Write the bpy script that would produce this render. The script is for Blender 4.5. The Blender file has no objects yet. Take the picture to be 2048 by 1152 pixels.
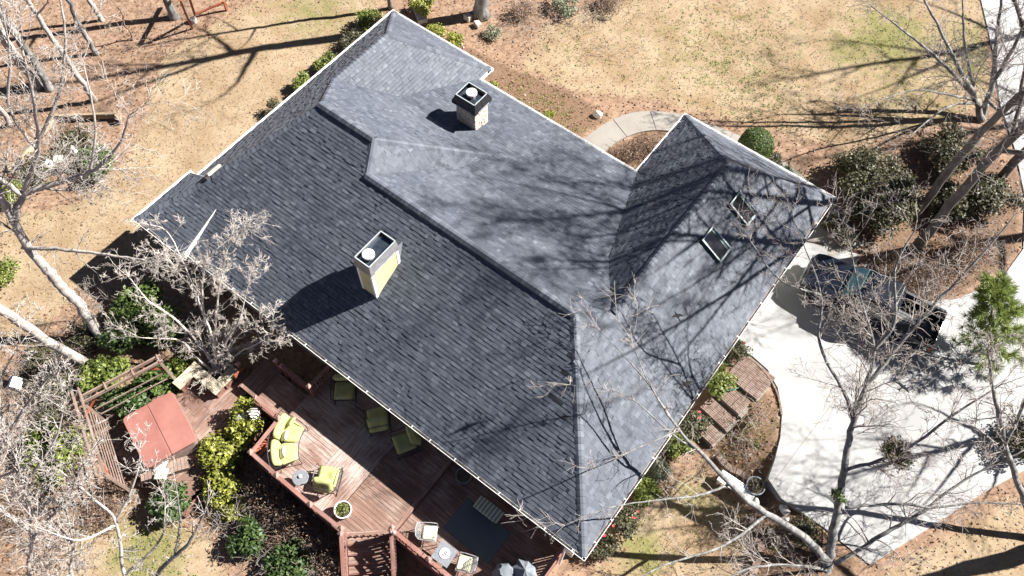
import bpy, bmesh, math, random
import numpy as np
from mathutils import Vector, Matrix

scene = bpy.context.scene
COL = scene.collection
R = math.radians

# ------------------------------------------------------------------ camera
K = 1.07          # metres per survey unit of the house plan
Z0 = 3.05         # eave height above the ground
def setup_camera():
    pitch, roll, yaw = 1.0664, 0.0395, -0.6158
    cp, sp = math.cos(pitch), math.sin(pitch)
    fw = Vector((math.sin(yaw)*cp, math.cos(yaw)*cp, -sp))
    r = Vector((math.cos(yaw), -math.sin(yaw), 0.0))
    up = r.cross(fw)
    c, s = math.cos(roll), math.sin(roll)
    r2 = c*r + s*up
    up2 = -s*r + c*up
    cam = bpy.data.cameras.new('camera')
    cam.sensor_width = 36.0
    cam.lens = 1629.98/2048*36.0
    cam.clip_end = 2000
    o = bpy.data.objects.new('camera', cam)
    COL.objects.link(o)
    m = Matrix((r2, up2, -fw)).transposed().to_4x4()
    m.translation = Vector((20.2011*K, -5.3453*K, 25.0*K + Z0))
    o.matrix_world = m
    scene.camera = o
setup_camera()

# ------------------------------------------------------------------ sky, sun, exposure
SUN_AZ = math.atan2(0.63, 0.776)      # clockwise from +Y
SUN_EL = R(40.5)
world = bpy.data.worlds.new('World')
scene.world = world
world.use_nodes = True
nt = world.node_tree
nt.nodes.clear()
sky = nt.nodes.new('ShaderNodeTexSky')
sky.sky_type = 'NISHITA'
sky.sun_disc = False
sky.sun_elevation = SUN_EL
sky.sun_rotation = SUN_AZ
sky.air_density = 0.25
sky.dust_density = 0.2
sky.ozone_density = 1.0
bgn = nt.nodes.new('ShaderNodeBackground')
bgn.inputs['Strength'].default_value = 0.05
wo = nt.nodes.new('ShaderNodeOutputWorld')
nt.links.new(sky.outputs[0], bgn.inputs[0])
nt.links.new(bgn.outputs[0], wo.inputs[0])
sl = bpy.data.lights.new('sun', 'SUN')
sl.energy = 5.0
sl.angle = R(0.53)
sl.color = (1.0, 0.965, 0.92)
so = bpy.data.objects.new('sun', sl)
COL.objects.link(so)
sd = Vector((math.sin(SUN_AZ)*math.cos(SUN_EL), math.cos(SUN_AZ)*math.cos(SUN_EL), math.sin(SUN_EL)))
so.rotation_euler = sd.to_track_quat('Z', 'Y').to_euler()
so.location = (40, 45, 40)
scene.view_settings.view_transform = 'Standard'
scene.view_settings.look = 'None'
scene.view_settings.gamma = 1.0
scene.view_settings.exposure = 1.8
scene.view_settings.use_curve_mapping = False

# ------------------------------------------------------------------ materials
MATS = {}
def new_mat(name):
    m = bpy.data.materials.new(name)
    m.use_nodes = True
    n = m.node_tree
    n.nodes.clear()
    out = n.nodes.new('ShaderNodeOutputMaterial')
    b = n.nodes.new('ShaderNodeBsdfPrincipled')
    n.links.new(b.outputs[0], out.inputs[0])
    MATS[name] = m
    return m, n, b
def N(n, t, **kw):
    x = n.nodes.new(t)
    for k, v in kw.items():
        if k in x.inputs.keys(): x.inputs[k].default_value = v
        else: setattr(x, k, v)
    return x
def ramp(n, stops):
    x = n.nodes.new('ShaderNodeValToRGB')
    els = x.color_ramp.elements
    while len(els) < len(stops): els.new(0.5)
    for e, (p, c) in zip(els, stops):
        e.position = p
        e.color = (c[0], c[1], c[2], 1)
    return x
def mix(n, a, b, fac, mode='MIX'):
    x = n.nodes.new('ShaderNodeMix')
    x.data_type = 'RGBA'
    x.blend_type = mode
    for sock, v in ((x.inputs[0], fac), (x.inputs[6], a), (x.inputs[7], b)):
        if hasattr(v, 'is_linked'): n.links.new(v, sock)
        elif isinstance(v, (int, float)): sock.default_value = v
        else: sock.default_value = (v[0], v[1], v[2], 1)
    return x.outputs[2]
def pos(n, kind='Object'):
    if kind == 'World':
        return n.nodes.new('ShaderNodeNewGeometry').outputs['Position']
    return n.nodes.new('ShaderNodeTexCoord').outputs[kind]
def noise(n, vec, scale, detail=4, rough=0.55, scl=None):
    if scl:
        mp = n.nodes.new('ShaderNodeMapping')
        mp.inputs['Scale'].default_value = scl
        n.links.new(vec, mp.inputs[0])
        vec = mp.outputs[0]
    x = N(n, 'ShaderNodeTexNoise', Scale=scale, Detail=detail, Roughness=rough)
    n.links.new(vec, x.inputs['Vector'])
    return x.outputs[0]
def bump(n, b, h, strength=0.3, dist=0.02):
    x = N(n, 'ShaderNodeBump', Strength=strength, Distance=dist)
    n.links.new(h, x.inputs['Height'])
    n.links.new(x.outputs[0], b.inputs['Normal'])

def mottled(name, c1, c2, scale=6, rough=0.75, detail=5, metallic=0.0, bmp=0.0, scl=None, c3=None, scale3=1.2, coords='World', lo=.35, hi=.65):
    m, n, b = new_mat(name)
    v = pos(n, coords)
    f = noise(n, v, scale, detail, .6, scl)
    rp = ramp(n, [(lo, c1), (hi, c2)])
    n.links.new(f, rp.inputs[0])
    col = rp.outputs[0]
    if c3:
        f3 = noise(n, v, scale3, 4, .6)
        r3 = ramp(n, [(.48, (0, 0, 0)), (.66, (1, 1, 1))])
        n.links.new(f3, r3.inputs[0])
        col = mix(n, col, c3, r3.outputs[0])
    n.links.new(col, b.inputs['Base Color'])
    b.inputs['Roughness'].default_value = rough
    b.inputs['Metallic'].default_value = metallic
    if bmp: bump(n, b, f, bmp, .02)
    return m

def leafmat(name, c1, c2, c3=None):
    """foliage: colour varies leaf by leaf through the per-face attribute 'tone'"""
    m, n, b = new_mat(name)
    a = N(n, 'ShaderNodeAttribute', attribute_name='tone')
    stops = [(0.0, c1), (1.0, c2)] if not c3 else [(0.0, c1), (.72, c2), (1.0, c3)]
    rp = ramp(n, stops)
    n.links.new(a.outputs['Fac'], rp.inputs[0])
    n.links.new(rp.outputs[0], b.inputs['Base Color'])
    b.inputs['Roughness'].default_value = 0.5
    b.inputs['Specular IOR Level'].default_value = 0.35
    tr = n.nodes.new('ShaderNodeBsdfTranslucent')
    n.links.new(rp.outputs[0], tr.inputs[0])
    ms = n.nodes.new('ShaderNodeMixShader')
    ms.inputs[0].default_value = 0.22
    n.links.new(b.outputs[0], ms.inputs[1])
    n.links.new(tr.outputs[0], ms.inputs[2])
    n.links.new(ms.outputs[0], [x for x in n.nodes if x.type == 'OUTPUT_MATERIAL'][0].inputs[0])
    return m

def shingle_mat():
    m, n, b = new_mat('shingle')
    a = N(n, 'ShaderNodeAttribute', attribute_name='tone')
    v = pos(n, 'World')
    rp = ramp(n, [(0, (.012, .013, .016)), (.06, (.045, .052, .067)), (.55, (.077, .086, .106)), (1, (.125, .137, .162))])
    n.links.new(a.outputs['Fac'], rp.inputs[0])
    g = noise(n, v, 130, 3, .7)
    rg = ramp(n, [(.3, (.62, .62, .62)), (.7, (1.3, 1.3, 1.3))])
    n.links.new(g, rg.inputs[0])
    col = mix(n, rp.outputs[0], rg.outputs[0], .55, 'MULTIPLY')
    w = noise(n, v, .7, 4, .6)
    rw = ramp(n, [(.35, (.86, .87, .9)), (.7, (1.1, 1.09, 1.06))])
    n.links.new(w, rw.inputs[0])
    col = mix(n, col, rw.outputs[0], 1.0, 'MULTIPLY')
    n.links.new(col, b.inputs['Base Color'])
    b.inputs['Roughness'].default_value = .68
    b.inputs['Specular IOR Level'].default_value = .38
    bump(n, b, g, .5, .006)
shingle_mat()

def ground_mat():
    m, n, b = new_mat('ground')
    v = pos(n, 'World')
    def att(nm):
        return N(n, 'ShaderNodeAttribute', attribute_name=nm).outputs['Fac']
    def masked(a, sc, amp, lo, hi):
        f = noise(n, v, sc, 6, .65)
        ad = N(n, 'ShaderNodeMath', operation='MULTIPLY_ADD')
        n.links.new(f, ad.inputs[0]); ad.inputs[1].default_value = amp
        n.links.new(a, ad.inputs[2])
        r_ = ramp(n, [(lo, (0, 0, 0)), (hi, (1, 1, 1))])
        n.links.new(ad.outputs[0], r_.inputs[0])
        return r_.outputs[0]
    # leaf litter: speckled brown-orange
    vo = N(n, 'ShaderNodeTexVoronoi', Scale=9.0)
    n.links.new(v, vo.inputs['Vector'])
    sep = n.nodes.new('ShaderNodeSeparateColor')
    n.links.new(vo.outputs['Color'], sep.inputs[0])
    litter = ramp(n, [(0.0, (.085, .052, .035)), (.3, (.172, .110, .073)), (.65, (.245, .164, .112)), (1.0, (.36, .265, .19))])
    lm = N(n, 'ShaderNodeMath', operation='MULTIPLY_ADD')
    n.links.new(noise(n, v, 2.2, 8, .7), lm.inputs[0]); lm.inputs[1].default_value = 1.1
    lm2 = N(n, 'ShaderNodeMath', operation='MULTIPLY_ADD')
    n.links.new(sep.outputs[0], lm2.inputs[0]); lm2.inputs[1].default_value = .4; lm2.inputs[2].default_value = -.27
    n.links.new(lm2.outputs[0], lm.inputs[2])
    n.links.new(lm.outputs[0], litter.inputs[0])
    # dormant lawn: straw with fine blades
    fine = noise(n, v, 14, 6, .75)
    lawn = ramp(n, [(.25, (.180, .131, .083)), (.5, (.256, .197, .130)), (.75, (.335, .272, .188))])
    n.links.new(fine, lawn.inputs[0])
    big = noise(n, v, .55, 5, .62)
    rb = ramp(n, [(.36, (.80, .72, .64)), (.64, (1.1, 1.1, 1.1))])
    n.links.new(big, rb.inputs[0])
    lawnc = mix(n, lawn.outputs[0], rb.outputs[0], 1.0, 'MULTIPLY')
    green = ramp(n, [(.3, (.095, .09, .032)), (.7, (.215, .195, .085))])
    n.links.new(fine, green.inputs[0])
    lawnc = mix(n, lawnc, green.outputs[0], masked(att('green'), 1.6, 1.0, .62, 1.2))
    col = mix(n, litter.outputs[0], lawnc, masked(att('lawn'), 1.1, .8, .72, 1.12))
    # bare reddish mulch and soil
    soil = ramp(n, [(.3, (.085, .052, .034)), (.7, (.20, .13, .085))])
    n.links.new(noise(n, v, 11, 7, .7), soil.inputs[0])
    col = mix(n, col, soil.outputs[0], masked(att('mulch'), 1.4, .8, .7, 1.15))
    n.links.new(col, b.inputs['Base Color'])
    b.inputs['Roughness'].default_value = .95
    b.inputs['Specular IOR Level'].default_value = .1
    bump(n, b, fine, .45, .04)
ground_mat()

def concrete_mat(name, base, dirt):
    m, n, b = new_mat(name)
    v = pos(n, 'World')
    f = noise(n, v, .45, 7, .62)
    rp = ramp(n, [(.34, dirt), (.6, base)])
    n.links.new(f, rp.inputs[0])
    g = noise(n, v, 45, 4, .7)
    rg = ramp(n, [(.3, (.84, .84, .84)), (.7, (1.07, 1.07, 1.07))])
    n.links.new(g, rg.inputs[0])
    col = mix(n, rp.outputs[0], rg.outputs[0], 1, 'MULTIPLY')
    s_ = noise(n, v, 2.2, 6, .7)
    rs = ramp(n, [(.62, (1, 1, 1)), (.74, (.78, .75, .7))])
    n.links.new(s_, rs.inputs[0])
    col = mix(n, col, rs.outputs[0], 1, 'MULTIPLY')
    n.links.new(col, b.inputs['Base Color'])
    b.inputs['Roughness'].default_value = .85
    bump(n, b, g, .25, .004)
concrete_mat('concrete', (.305, .302, .298), (.24, .238, .233))
concrete_mat('walk_concrete', (.235, .218, .192), (.185, .166, .143))

def wood_mat(name, c1, c2, worn, wornlo=.55, wornhi=.75, wscale=.8):
    """boards: grain runs along each board's own x axis, pale worn patches"""
    m, n, b = new_mat(name)
    v = pos(n, 'Object')
    oi = n.nodes.new('ShaderNodeObjectInfo')
    ad = N(n, 'ShaderNodeVectorMath', operation='ADD')
    n.links.new(v, ad.inputs[0])
    sc = N(n, 'ShaderNodeVectorMath', operation='SCALE')
    cx = n.nodes.new('ShaderNodeCombineXYZ')
    for i in range(3): n.links.new(oi.outputs['Random'], cx.inputs[i])
    n.links.new(cx.outputs[0], sc.inputs[0]); sc.inputs['Scale'].default_value = 37.0
    n.links.new(sc.outputs[0], ad.inputs[1])
    g = noise(n, ad.outputs[0], 3, 6, .65, (.55, 9, 9))
    rp = ramp(n, [(.3, c1), (.7, c2)])
    n.links.new(g, rp.inputs[0])
    tn = ramp(n, [(0, (.78, .78, .78)), (1, (1.18, 1.16, 1.14))])
    n.links.new(oi.outputs['Random'], tn.inputs[0])
    col = mix(n, rp.outputs[0], tn.outputs[0], 1, 'MULTIPLY')
    wv = pos(n, 'World')
    w1 = noise(n, wv, wscale, 3, .6)
    w2 = noise(n, ad.outputs[0], 4, 5, .7, (.35, 7, 7))
    mm = N(n, 'ShaderNodeMath', operation='MULTIPLY_ADD')
    n.links.new(w2, mm.inputs[0]); mm.inputs[1].default_value = .75
    mo = N(n, 'ShaderNodeMath', operation='MULTIPLY')
    n.links.new(w1, mo.inputs[0]); mo.inputs[1].default_value = .55
    n.links.new(mo.outputs[0], mm.inputs[2])
    rw = ramp(n, [(wornlo, (0, 0, 0)), (wornhi, (1, 1, 1))])
    n.links.new(mm.outputs[0], rw.inputs[0])
    col = mix(n, col, worn, rw.outputs[0])
    n.links.new(col, b.inputs['Base Color'])
    b.inputs['Roughness'].default_value = .72
    bump(n, b, g, .3, .004)
wood_mat('deck_wood', (.112, .061, .044), (.180, .106, .078), (.33, .255, .215), .64, .86)
wood_mat('deck_wood_worn', (.125, .066, .05), (.20, .118, .092), (.37, .30, .265), .57, .76)
wood_mat('rail_wood', (.155, .068, .052), (.225, .108, .084), (.30, .19, .16), .64, .9)
wood_mat('old_wood', (.12, .08, .062), (.21, .145, .112), (.29, .22, .18), .6, .85)
wood_mat('red_wood', (.22, .055, .024), (.31, .09, .04), (.34, .13, .07), .7, .9)
wood_mat('bench_wood', (.33, .285, .205), (.42, .37, .28), (.28, .24, .17), .66, .85)
wood_mat('timber', (.19, .14, .085), (.30, .235, .15), (.36, .3, .21), .6, .85)

def bark_mat(name, c1, c2, c3):
    m, n, b = new_mat(name)
    v = pos(n, 'World')
    f = noise(n, v, 4.5, 6, .7, (1, 1, .5))
    g = noise(n, v, 26, 4, .7, (1, 1, .25))
    rp = ramp(n, [(.32, c1), (.5, c2), (.68, c3)])
    n.links.new(f, rp.inputs[0])
    rg = ramp(n, [(.3, (.7, .7, .7)), (.7, (1.2, 1.2, 1.2))])
    n.links.new(g, rg.inputs[0])
    col = mix(n, rp.outputs[0], rg.outputs[0], .8, 'MULTIPLY')
    n.links.new(col, b.inputs['Base Color'])
    b.inputs['Roughness'].default_value = .9
    bump(n, b, g, .6, .02)
bark_mat('bark_pale', (.22, .19, .165), (.34, .305, .275), (.46, .43, .40))
bark_mat('bark_grey', (.075, .07, .065), (.155, .15, .142), (.31, .31, .30))
bark_mat('bark_dark', (.085, .07, .058), (.14, .12, .10), (.21, .185, .16))
bark_mat('bark_twig', (.24, .205, .178), (.335, .295, .262), (.43, .385, .35))
bark_mat('bark_myrtle', (.38, .325, .28), (.48, .43, .38), (.58, .535, .49))
bark_mat('bark_brown', (.12, .075, .055), (.20, .135, .10), (.30, .22, .17))

mottled('white_metal', (.78, .78, .77), (.86, .86, .85), 3, .45)
mottled('gutter_shade', (.10, .085, .075), (.17, .15, .13), 5, .8)  # dark colour standing for the shade inside the gutters
mottled('siding', (.58, .56, .47), (.64, .62, .53), 3, .7)
mottled('cream_siding', (.42, .41, .22), (.47, .46, .265), 2, .65)
mottled('white_trim', (.76, .76, .74), (.84, .84, .82), 4, .55)
mottled('stone', (.36, .28, .21), (.66, .58, .49), 9, .9, bmp=.5)
mottled('mortar', (.15, .125, .105), (.22, .19, .16), 12, .95)
mottled('black_metal', (.012, .012, .014), (.03, .03, .033), 5, .38, metallic=.3)
mottled('grey_metal', (.22, .215, .225), (.31, .305, .31), 5, .4, metallic=.4)
mottled('flue_metal', (.58, .55, .50), (.74, .72, .68), 8, .5, metallic=.2)
mottled('flue_pipe', (.20, .17, .14), (.34, .30, .26), 8, .55, metallic=.4)
mottled('chase_top', (.05, .065, .09), (.09, .11, .14), 4, .22, metallic=.7)
mottled('skylight_frame', (.045, .085, .083), (.07, .12, .115), 5, .4, metallic=.2)
mottled('skylight_trim', (.34, .38, .39), (.44, .48, .49), 5, .4, metallic=.2)
mottled('lime_fabric', (.29, .30, .11), (.35, .355, .155), 5, .9)
mottled('cream_fabric', (.50, .49, .36), (.57, .56, .43), 6, .9)
mottled('white_fabric', (.55, .54, .50), (.63, .62, .58), 6, .9)
mottled('grey_fabric', (.10, .115, .13), (.16, .175, .19), 4, .85)
mottled('tub_cover', (.225, .092, .074), (.262, .112, .090), 1.6, .65, c3=(.205, .08, .064), scale3=.9)
mottled('tub_side', (.14, .09, .075), (.22, .15, .125), 4, .7)
mottled('cap_copper', (.34, .18, .145), (.42, .24, .20), 6, .4, metallic=.15)
mottled('iron', (.03, .03, .032), (.055, .055, .06), 9, .5, metallic=.5)
mottled('light_iron', (.32, .32, .33), (.45, .45, .46), 9, .45, metallic=.4)
mottled('slate_top', (.10, .11, .125), (.20, .21, .23), 28, .6)
mottled('pot_white', (.50, .47, .45), (.58, .55, .53), 4, .6)
mottled('pot_dark', (.10, .12, .14), (.17, .19, .21), 4, .45)
mottled('potting_soil', (.06, .04, .03), (.11, .08, .06), 15, .95)
mottled('brick', (.105, .066, .05), (.165, .11, .086), 7, .88, c3=(.20, .15, .12), scale3=2.5)
mottled('brick_pale', (.14, .098, .078), (.20, .15, .12), 7, .88)
mottled('rock', (.50, .47, .43), (.66, .63, .58), 5, .9, bmp=.5)
mottled('block_stone', (.30, .25, .20), (.48, .42, .36), 7, .9, bmp=.4)
mottled('truck_paint', (.005, .007, .013), (.008, .011, .019), 2, .22)
mottled('truck_plastic', (.012, .012, .013), (.02, .02, .021), 12, .65)
mottled('truck_bed', (.05, .052, .055), (.085, .087, .09), 12, .7)
mottled('chrome', (.62, .62, .63), (.7, .7, .71), 3, .18, metallic=.9)
mottled('rubber', (.012, .012, .012), (.022, .022, .022), 14, .85)
mottled('lamp_red', (.35, .02, .02), (.42, .03, .025), 5, .25)
mottled('lamp_clear', (.6, .62, .64), (.7, .72, .74), 5, .15)
mottled('hose_green', (.05, .16, .11), (.08, .22, .15), 5, .5)
mottled('flower_red', (.55, .02, .03), (.68, .05, .05), 9, .6)
mottled('bird_black', (.004, .004, .005), (.007, .007, .008), 9, 1.0)
mottled('tan_board', (.55, .48, .36), (.66, .59, .46), 6, .8)

def glass_mat(name, col, rough=.06):
    m, n, b = new_mat(name)
    v = pos(n, 'World')
    f = noise(n, v, 1.4, 3, .5)
    rp = ramp(n, [(.3, col), (.7, tuple(c*1.6 for c in col))])
    n.links.new(f, rp.inputs[0])
    n.links.new(rp.outputs[0], b.inputs['Base Color'])
    b.inputs['Roughness'].default_value = rough
    b.inputs['Specular IOR Level'].default_value = .9
glass_mat('skylight_glass', (.012, .011, .010))
glass_mat('windscreen', (.05, .10, .095), .05)
glass_mat('truck_glass', (.008, .010, .012), .04)

def rug_mat():
    m, n, b = new_mat('rug')
    v = pos(n, 'Object')
    w = N(n, 'ShaderNodeTexWave', wave_type='RINGS', rings_direction='Z', Scale=5.5, Distortion=2.0, Detail=3.0)
    w.inputs['Detail Scale'].default_value = 5.0
    n.links.new(v, w.inputs['Vector'])
    rp = ramp(n, [(.55, (.075, .10, .112)), (.95, (.12, .15, .16))])
    n.links.new(w.outputs['Fac'], rp.inputs[0])
    n.links.new(rp.outputs[0], b.inputs['Base Color'])
    b.inputs['Roughness'].default_value = .95
rug_mat()
def stripe_mat():
    m, n, b = new_mat('stripe_fabric')
    v = pos(n, 'Object')
    w = N(n, 'ShaderNodeTexWave', wave_type='BANDS', bands_direction='X', Scale=2.3, Distortion=0.0)
    n.links.new(v, w.inputs['Vector'])
    rp = ramp(n, [(.40, (.17, .22, .17)), (.6, (.46, .50, .38))])
    n.links.new(w.outputs['Fac'], rp.inputs[0])
    n.links.new(rp.outputs[0], b.inputs['Base Color'])
    b.inputs['Roughness'].default_value = .9
stripe_mat()
leafmat('leaf_green', (.024, .045, .010), (.088, .135, .028), (.20, .24, .07))
leafmat('leaf_deep', (.018, .036, .011), (.062, .104, .026), (.13, .175, .055))
leafmat('leaf_lime', (.085, .095, .016), (.24, .25, .042), (.38, .38, .08))
leafmat('leaf_spring', (.055, .08, .015), (.17, .205, .042), (.30, .32, .09))
leafmat('leaf_olive', (.032, .031, .015), (.088, .086, .043), (.18, .175, .095))
leafmat('leaf_sage', (0.091, 0.104, 0.065), (0.208, 0.221, 0.143), (0.338, 0.338, 0.247))
leafmat('leaf_dry', (.085, .05, .034), (.21, .135, .09), (.36, .26, .18))
leafmat('leaf_fallen', (.085, .044, .024), (.22, .128, .073), (.42, .31, .20))
leafmat('straw', (.18, .138, .09), (.245, .193, .132), (.33, .275, .195))
leafmat('needle', (.11, .15, .035), (.25, .31, .08), (.38, .42, .14))

# ------------------------------------------------------------------ object helpers
def tag(o, label=None, cat=None, group=None, kind=None):
    if label: o['label'] = label
    if cat: o['category'] = cat
    if group: o['group'] = group
    if kind: o['kind'] = kind
    return o
def empty(name, loc=(0, 0, 0), rz=0.0, label=None, cat=None, group=None):
    o = bpy.data.objects.new(name, None)
    o.empty_display_size = .2
    COL.objects.link(o)
    o.location = loc
    o.rotation_euler = (0, 0, rz)
    return tag(o, label, cat, group)
def link(name, mesh, parent=None, loc=None, rot=None):
    o = bpy.data.objects.new(name, mesh)
    COL.objects.link(o)
    if parent is not None: o.parent = parent
    if loc is not None: o.location = loc
    if rot is not None: o.rotation_euler = rot
    return o
def copy_tree(o, parent=None):
    c = o.copy()
    COL.objects.link(c)
    if parent is not None: c.parent = parent
    for ch in list(o.children): copy_tree(ch, c)
    return c

class MB:
    def __init__(s):
        s.v = []; s.f = []; s.t = []; s.smooth = False
    def add(s, vs, fs, tone=None):
        o = len(s.v)
        s.v.extend(tuple(p) for p in vs)
        s.f.extend(tuple(i + o for i in f) for f in fs)
        if tone is not None: s.t.extend([tone]*len(fs))
    def box(s, c, d, rz=0.0, rx=0.0, ry=0.0):
        m = Matrix.Rotation(rz, 3, 'Z') @ Matrix.Rotation(ry, 3, 'Y') @ Matrix.Rotation(rx, 3, 'X')
        c = Vector(c)
        vs = [c + m @ Vector((x*d[0]/2, y*d[1]/2, z*d[2]/2)) for x in (-1, 1) for y in (-1, 1) for z in (-1, 1)]
        s.add(vs, [(0, 1, 3, 2), (4, 6, 7, 5), (0, 4, 5, 1), (2, 3, 7, 6), (0, 2, 6, 4), (1, 5, 7, 3)])
    def beam(s, a, b, w, h, up=(0, 0, 1)):
        a = Vector(a); b = Vector(b)
        d = (b - a).normalized()
        up = Vector(up)
        sd_ = d.cross(up)
        if sd_.length < 1e-4: sd_ = d.cross(Vector((1, 0, 0)))
        sd_.normalize()
        u2 = sd_.cross(d)
        vs = []
        for p in (a, b):
            for x, y in ((-1, -1), (1, -1), (1, 1), (-1, 1)):
                vs.append(p + sd_*x*w/2 + u2*y*h/2)
        s.add(vs, [(0, 3, 2, 1), (4, 5, 6, 7), (0, 1, 5, 4), (1, 2, 6, 5), (2, 3, 7, 6), (3, 0, 4, 7)])
    def tube(s, pts, rad, n=6, cap=True):
        pts = [Vector(p) for p in pts]
        if not hasattr(rad, '__len__'): rad = [rad]*len(pts)
        vs = []; fs = []
        prev = None
        for i, p in enumerate(pts):
            d = (pts[min(i+1, len(pts)-1)] - pts[max(i-1, 0)])
            if d.length < 1e-7: d = Vector((0, 0, 1))
            d.normalize()
            if prev is None:
                a = d.orthogonal().normalized()
            else:
                a = prev - d*prev.dot(d)
                if a.length < 1e-4: a = d.orthogonal()
                a.normalize()
            prev = a
            b = d.cross(a)
            for k in range(n):
                an = 2*math.pi*k/n
                vs.append(p + (a*math.cos(an) + b*math.sin(an))*rad[i])
        for i in range(len(pts)-1):
            for k in range(n):
                k2 = (k+1) % n
                fs.append((i*n+k, i*n+k2, (i+1)*n+k2, (i+1)*n+k))
        if cap:
            fs.append(tuple(range(n-1, -1, -1)))
            fs.append(tuple((len(pts)-1)*n + k for k in range(n)))
        s.add(vs, fs)
    def lathe(s, c, prof, n=20, cap_top=False, cap_bot=False):
        vs = []; fs = []
        for r, z in prof:
            for k in range(n):
                a = 2*math.pi*k/n
                vs.append((c[0] + r*math.cos(a), c[1] + r*math.sin(a), c[2] + z))
        for i in range(len(prof)-1):
            for k in range(n):
                k2 = (k+1) % n
                fs.append((i*n+k, i*n+k2, (i+1)*n+k2, (i+1)*n+k))
        if cap_bot: fs.append(tuple(range(n-1, -1, -1)))
        if cap_top: fs.append(tuple((len(prof)-1)*n + k for k in range(n)))
        s.add(vs, fs)
    def prism(s, poly, z0, z1):
        n = len(poly)
        vs = [(x, y, z0) for x, y in poly] + [(x, y, z1) for x, y in poly]
        fs = [tuple(range(n-1, -1, -1)), tuple(range(n, 2*n))]
        for i in range(n):
            j = (i+1) % n
            fs.append((i, j, n+j, n+i))
        s.add(vs, fs)
    def loft(s, rings, cap=True):
        n = len(rings[0])
        vs = [p for r in rings for p in r]
        fs = []
        for i in range(len(rings)-1):
            for k in range(n):
                k2 = (k+1) % n
                fs.append((i*n+k, i*n+k2, (i+1)*n+k2, (i+1)*n+k))
        if cap:
            fs.append(tuple(range(n-1, -1, -1)))
            fs.append(tuple((len(rings)-1)*n + k for k in range(n)))
        s.add(vs, fs)
    def mesh(s, name, mat, bevel=0.0, segs=2, smooth=False):
        me = bpy.data.meshes.new(name)
        me.from_pydata(s.v, [], s.f)
        if s.t:
            at = me.attributes.new('tone', 'FLOAT', 'FACE')
            at.data.foreach_set('value', s.t)
        me.materials.append(MATS[mat])
        if bevel > 0:
            bm = bmesh.new()
            bm.from_mesh(me)
            bmesh.ops.recalc_face_normals(bm, faces=bm.faces)
            ed = [e for e in bm.edges if e.is_manifold and e.calc_face_angle(0) > .35]
            bmesh.ops.bevel(bm, geom=ed, offset=bevel, segments=segs, affect='EDGES', profile=.6, clamp_overlap=True)
            bm.to_mesh(me)
            bm.free()
        if smooth or s.smooth:
            me.shade_smooth()
        return me
    def build(s, name, mat, parent=None, loc=None, rot=None, **kw):
        return link(name, s.mesh(name, mat, **kw), parent, loc, rot)

def cushion_mesh(name, w, d, h, mat, n=10, pinch=.0, dish=0.0, p=5):
    """soft rectangular cushion lying in xy; pinch>0 pulls the sides in between pointed corners"""
    mb = MB()
    vs = []; fs = []
    for sgn in (1, -1):
        for j in range(n+1):
            for i in range(n+1):
                x = -1 + 2*i/n; y = -1 + 2*j/n
                q = ((1-abs(x)**p)*(1-abs(y)**p))
                q = max(q, 0)**.5
                px = x*(1 - pinch*(1-y*y)) ; py = y*(1 - pinch*(1-x*x))
                z = sgn*h/2*q
                if sgn > 0: z -= dish*h*math.exp(-(x*x+y*y)*6)
                vs.append((px*w/2, py*d/2, z))
    m = (n+1)*(n+1)
    for j in range(n):
        for i in range(n):
            a = j*(n+1)+i
            fs.append((a, a+1, a+n+2, a+n+1))
            fs.append((m+a, m+a+n+1, m+a+n+2, m+a+1))
    mb.add(vs, fs)
    me = mb.mesh(name, mat)
    bm = bmesh.new(); bm.from_mesh(me)
    bmesh.ops.remove_doubles(bm, verts=bm.verts, dist=1e-4)
    bm.to_mesh(me); bm.free()
    me.shade_smooth()
    return me
def inpoly(px, py, poly):
    px = np.asarray(px); py = np.asarray(py)
    r = np.zeros(px.shape, bool)
    n = len(poly)
    for i in range(n):
        x1, y1 = poly[i]; x2, y2 = poly[(i+1) % n]
        c = ((y1 > py) != (y2 > py)) & (px < (x2-x1)*(py-y1)/((y2-y1) if y2 != y1 else 1e-9) + x1)
        r ^= c
    return r
def sdist(px, py, poly):
    """signed distance, positive inside"""
    d = np.full(px.shape, 1e9)
    n = len(poly)
    for i in range(n):
        a = np.array(poly[i]); b = np.array(poly[(i+1) % n])
        e = b-a
        t = np.clip(((px-a[0])*e[0] + (py-a[1])*e[1])/max(e@e, 1e-9), 0, 1)
        d = np.minimum(d, np.hypot(px-a[0]-t*e[0], py-a[1]-t*e[1]))
    return np.where(inpoly(px, py, poly), d, -d)
# ------------------------------------------------------------------ terrain, drive, walk
def sm(t):
    t = np.clip(t, 0, 1)
    return t*t*(3-2*t)
def gz(x, y):
    x = np.asarray(x, float); y = np.asarray(y, float)
    a = -.70*sm((10.2-1.3*sm((x-22.4)/.8)-y)/2.6)*sm((x-19.0)/1.8)*sm((27.0-x)/3.2)
    b = -.25*sm((-1.5-y)/3.0)*sm((x-4.0)/4.0)*sm((24-x)/4.0)
    w = .05*np.sin(x*.31+1.0)*np.cos(y*.27) + .03*np.sin(x*.9)*np.sin(y*.8+.5)
    flat = np.maximum(sm((x-18)/3)*sm((y-8)/3), 0)
    h = np.where((x > -1) & (x < 20) & (y > 0) & (y < 16), 0, 1)
    return a + np.where(a < -.2, 0, b) + w*(1-flat)*.6*h - .03
def gzf(x, y): return float(gz(x, y))

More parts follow.
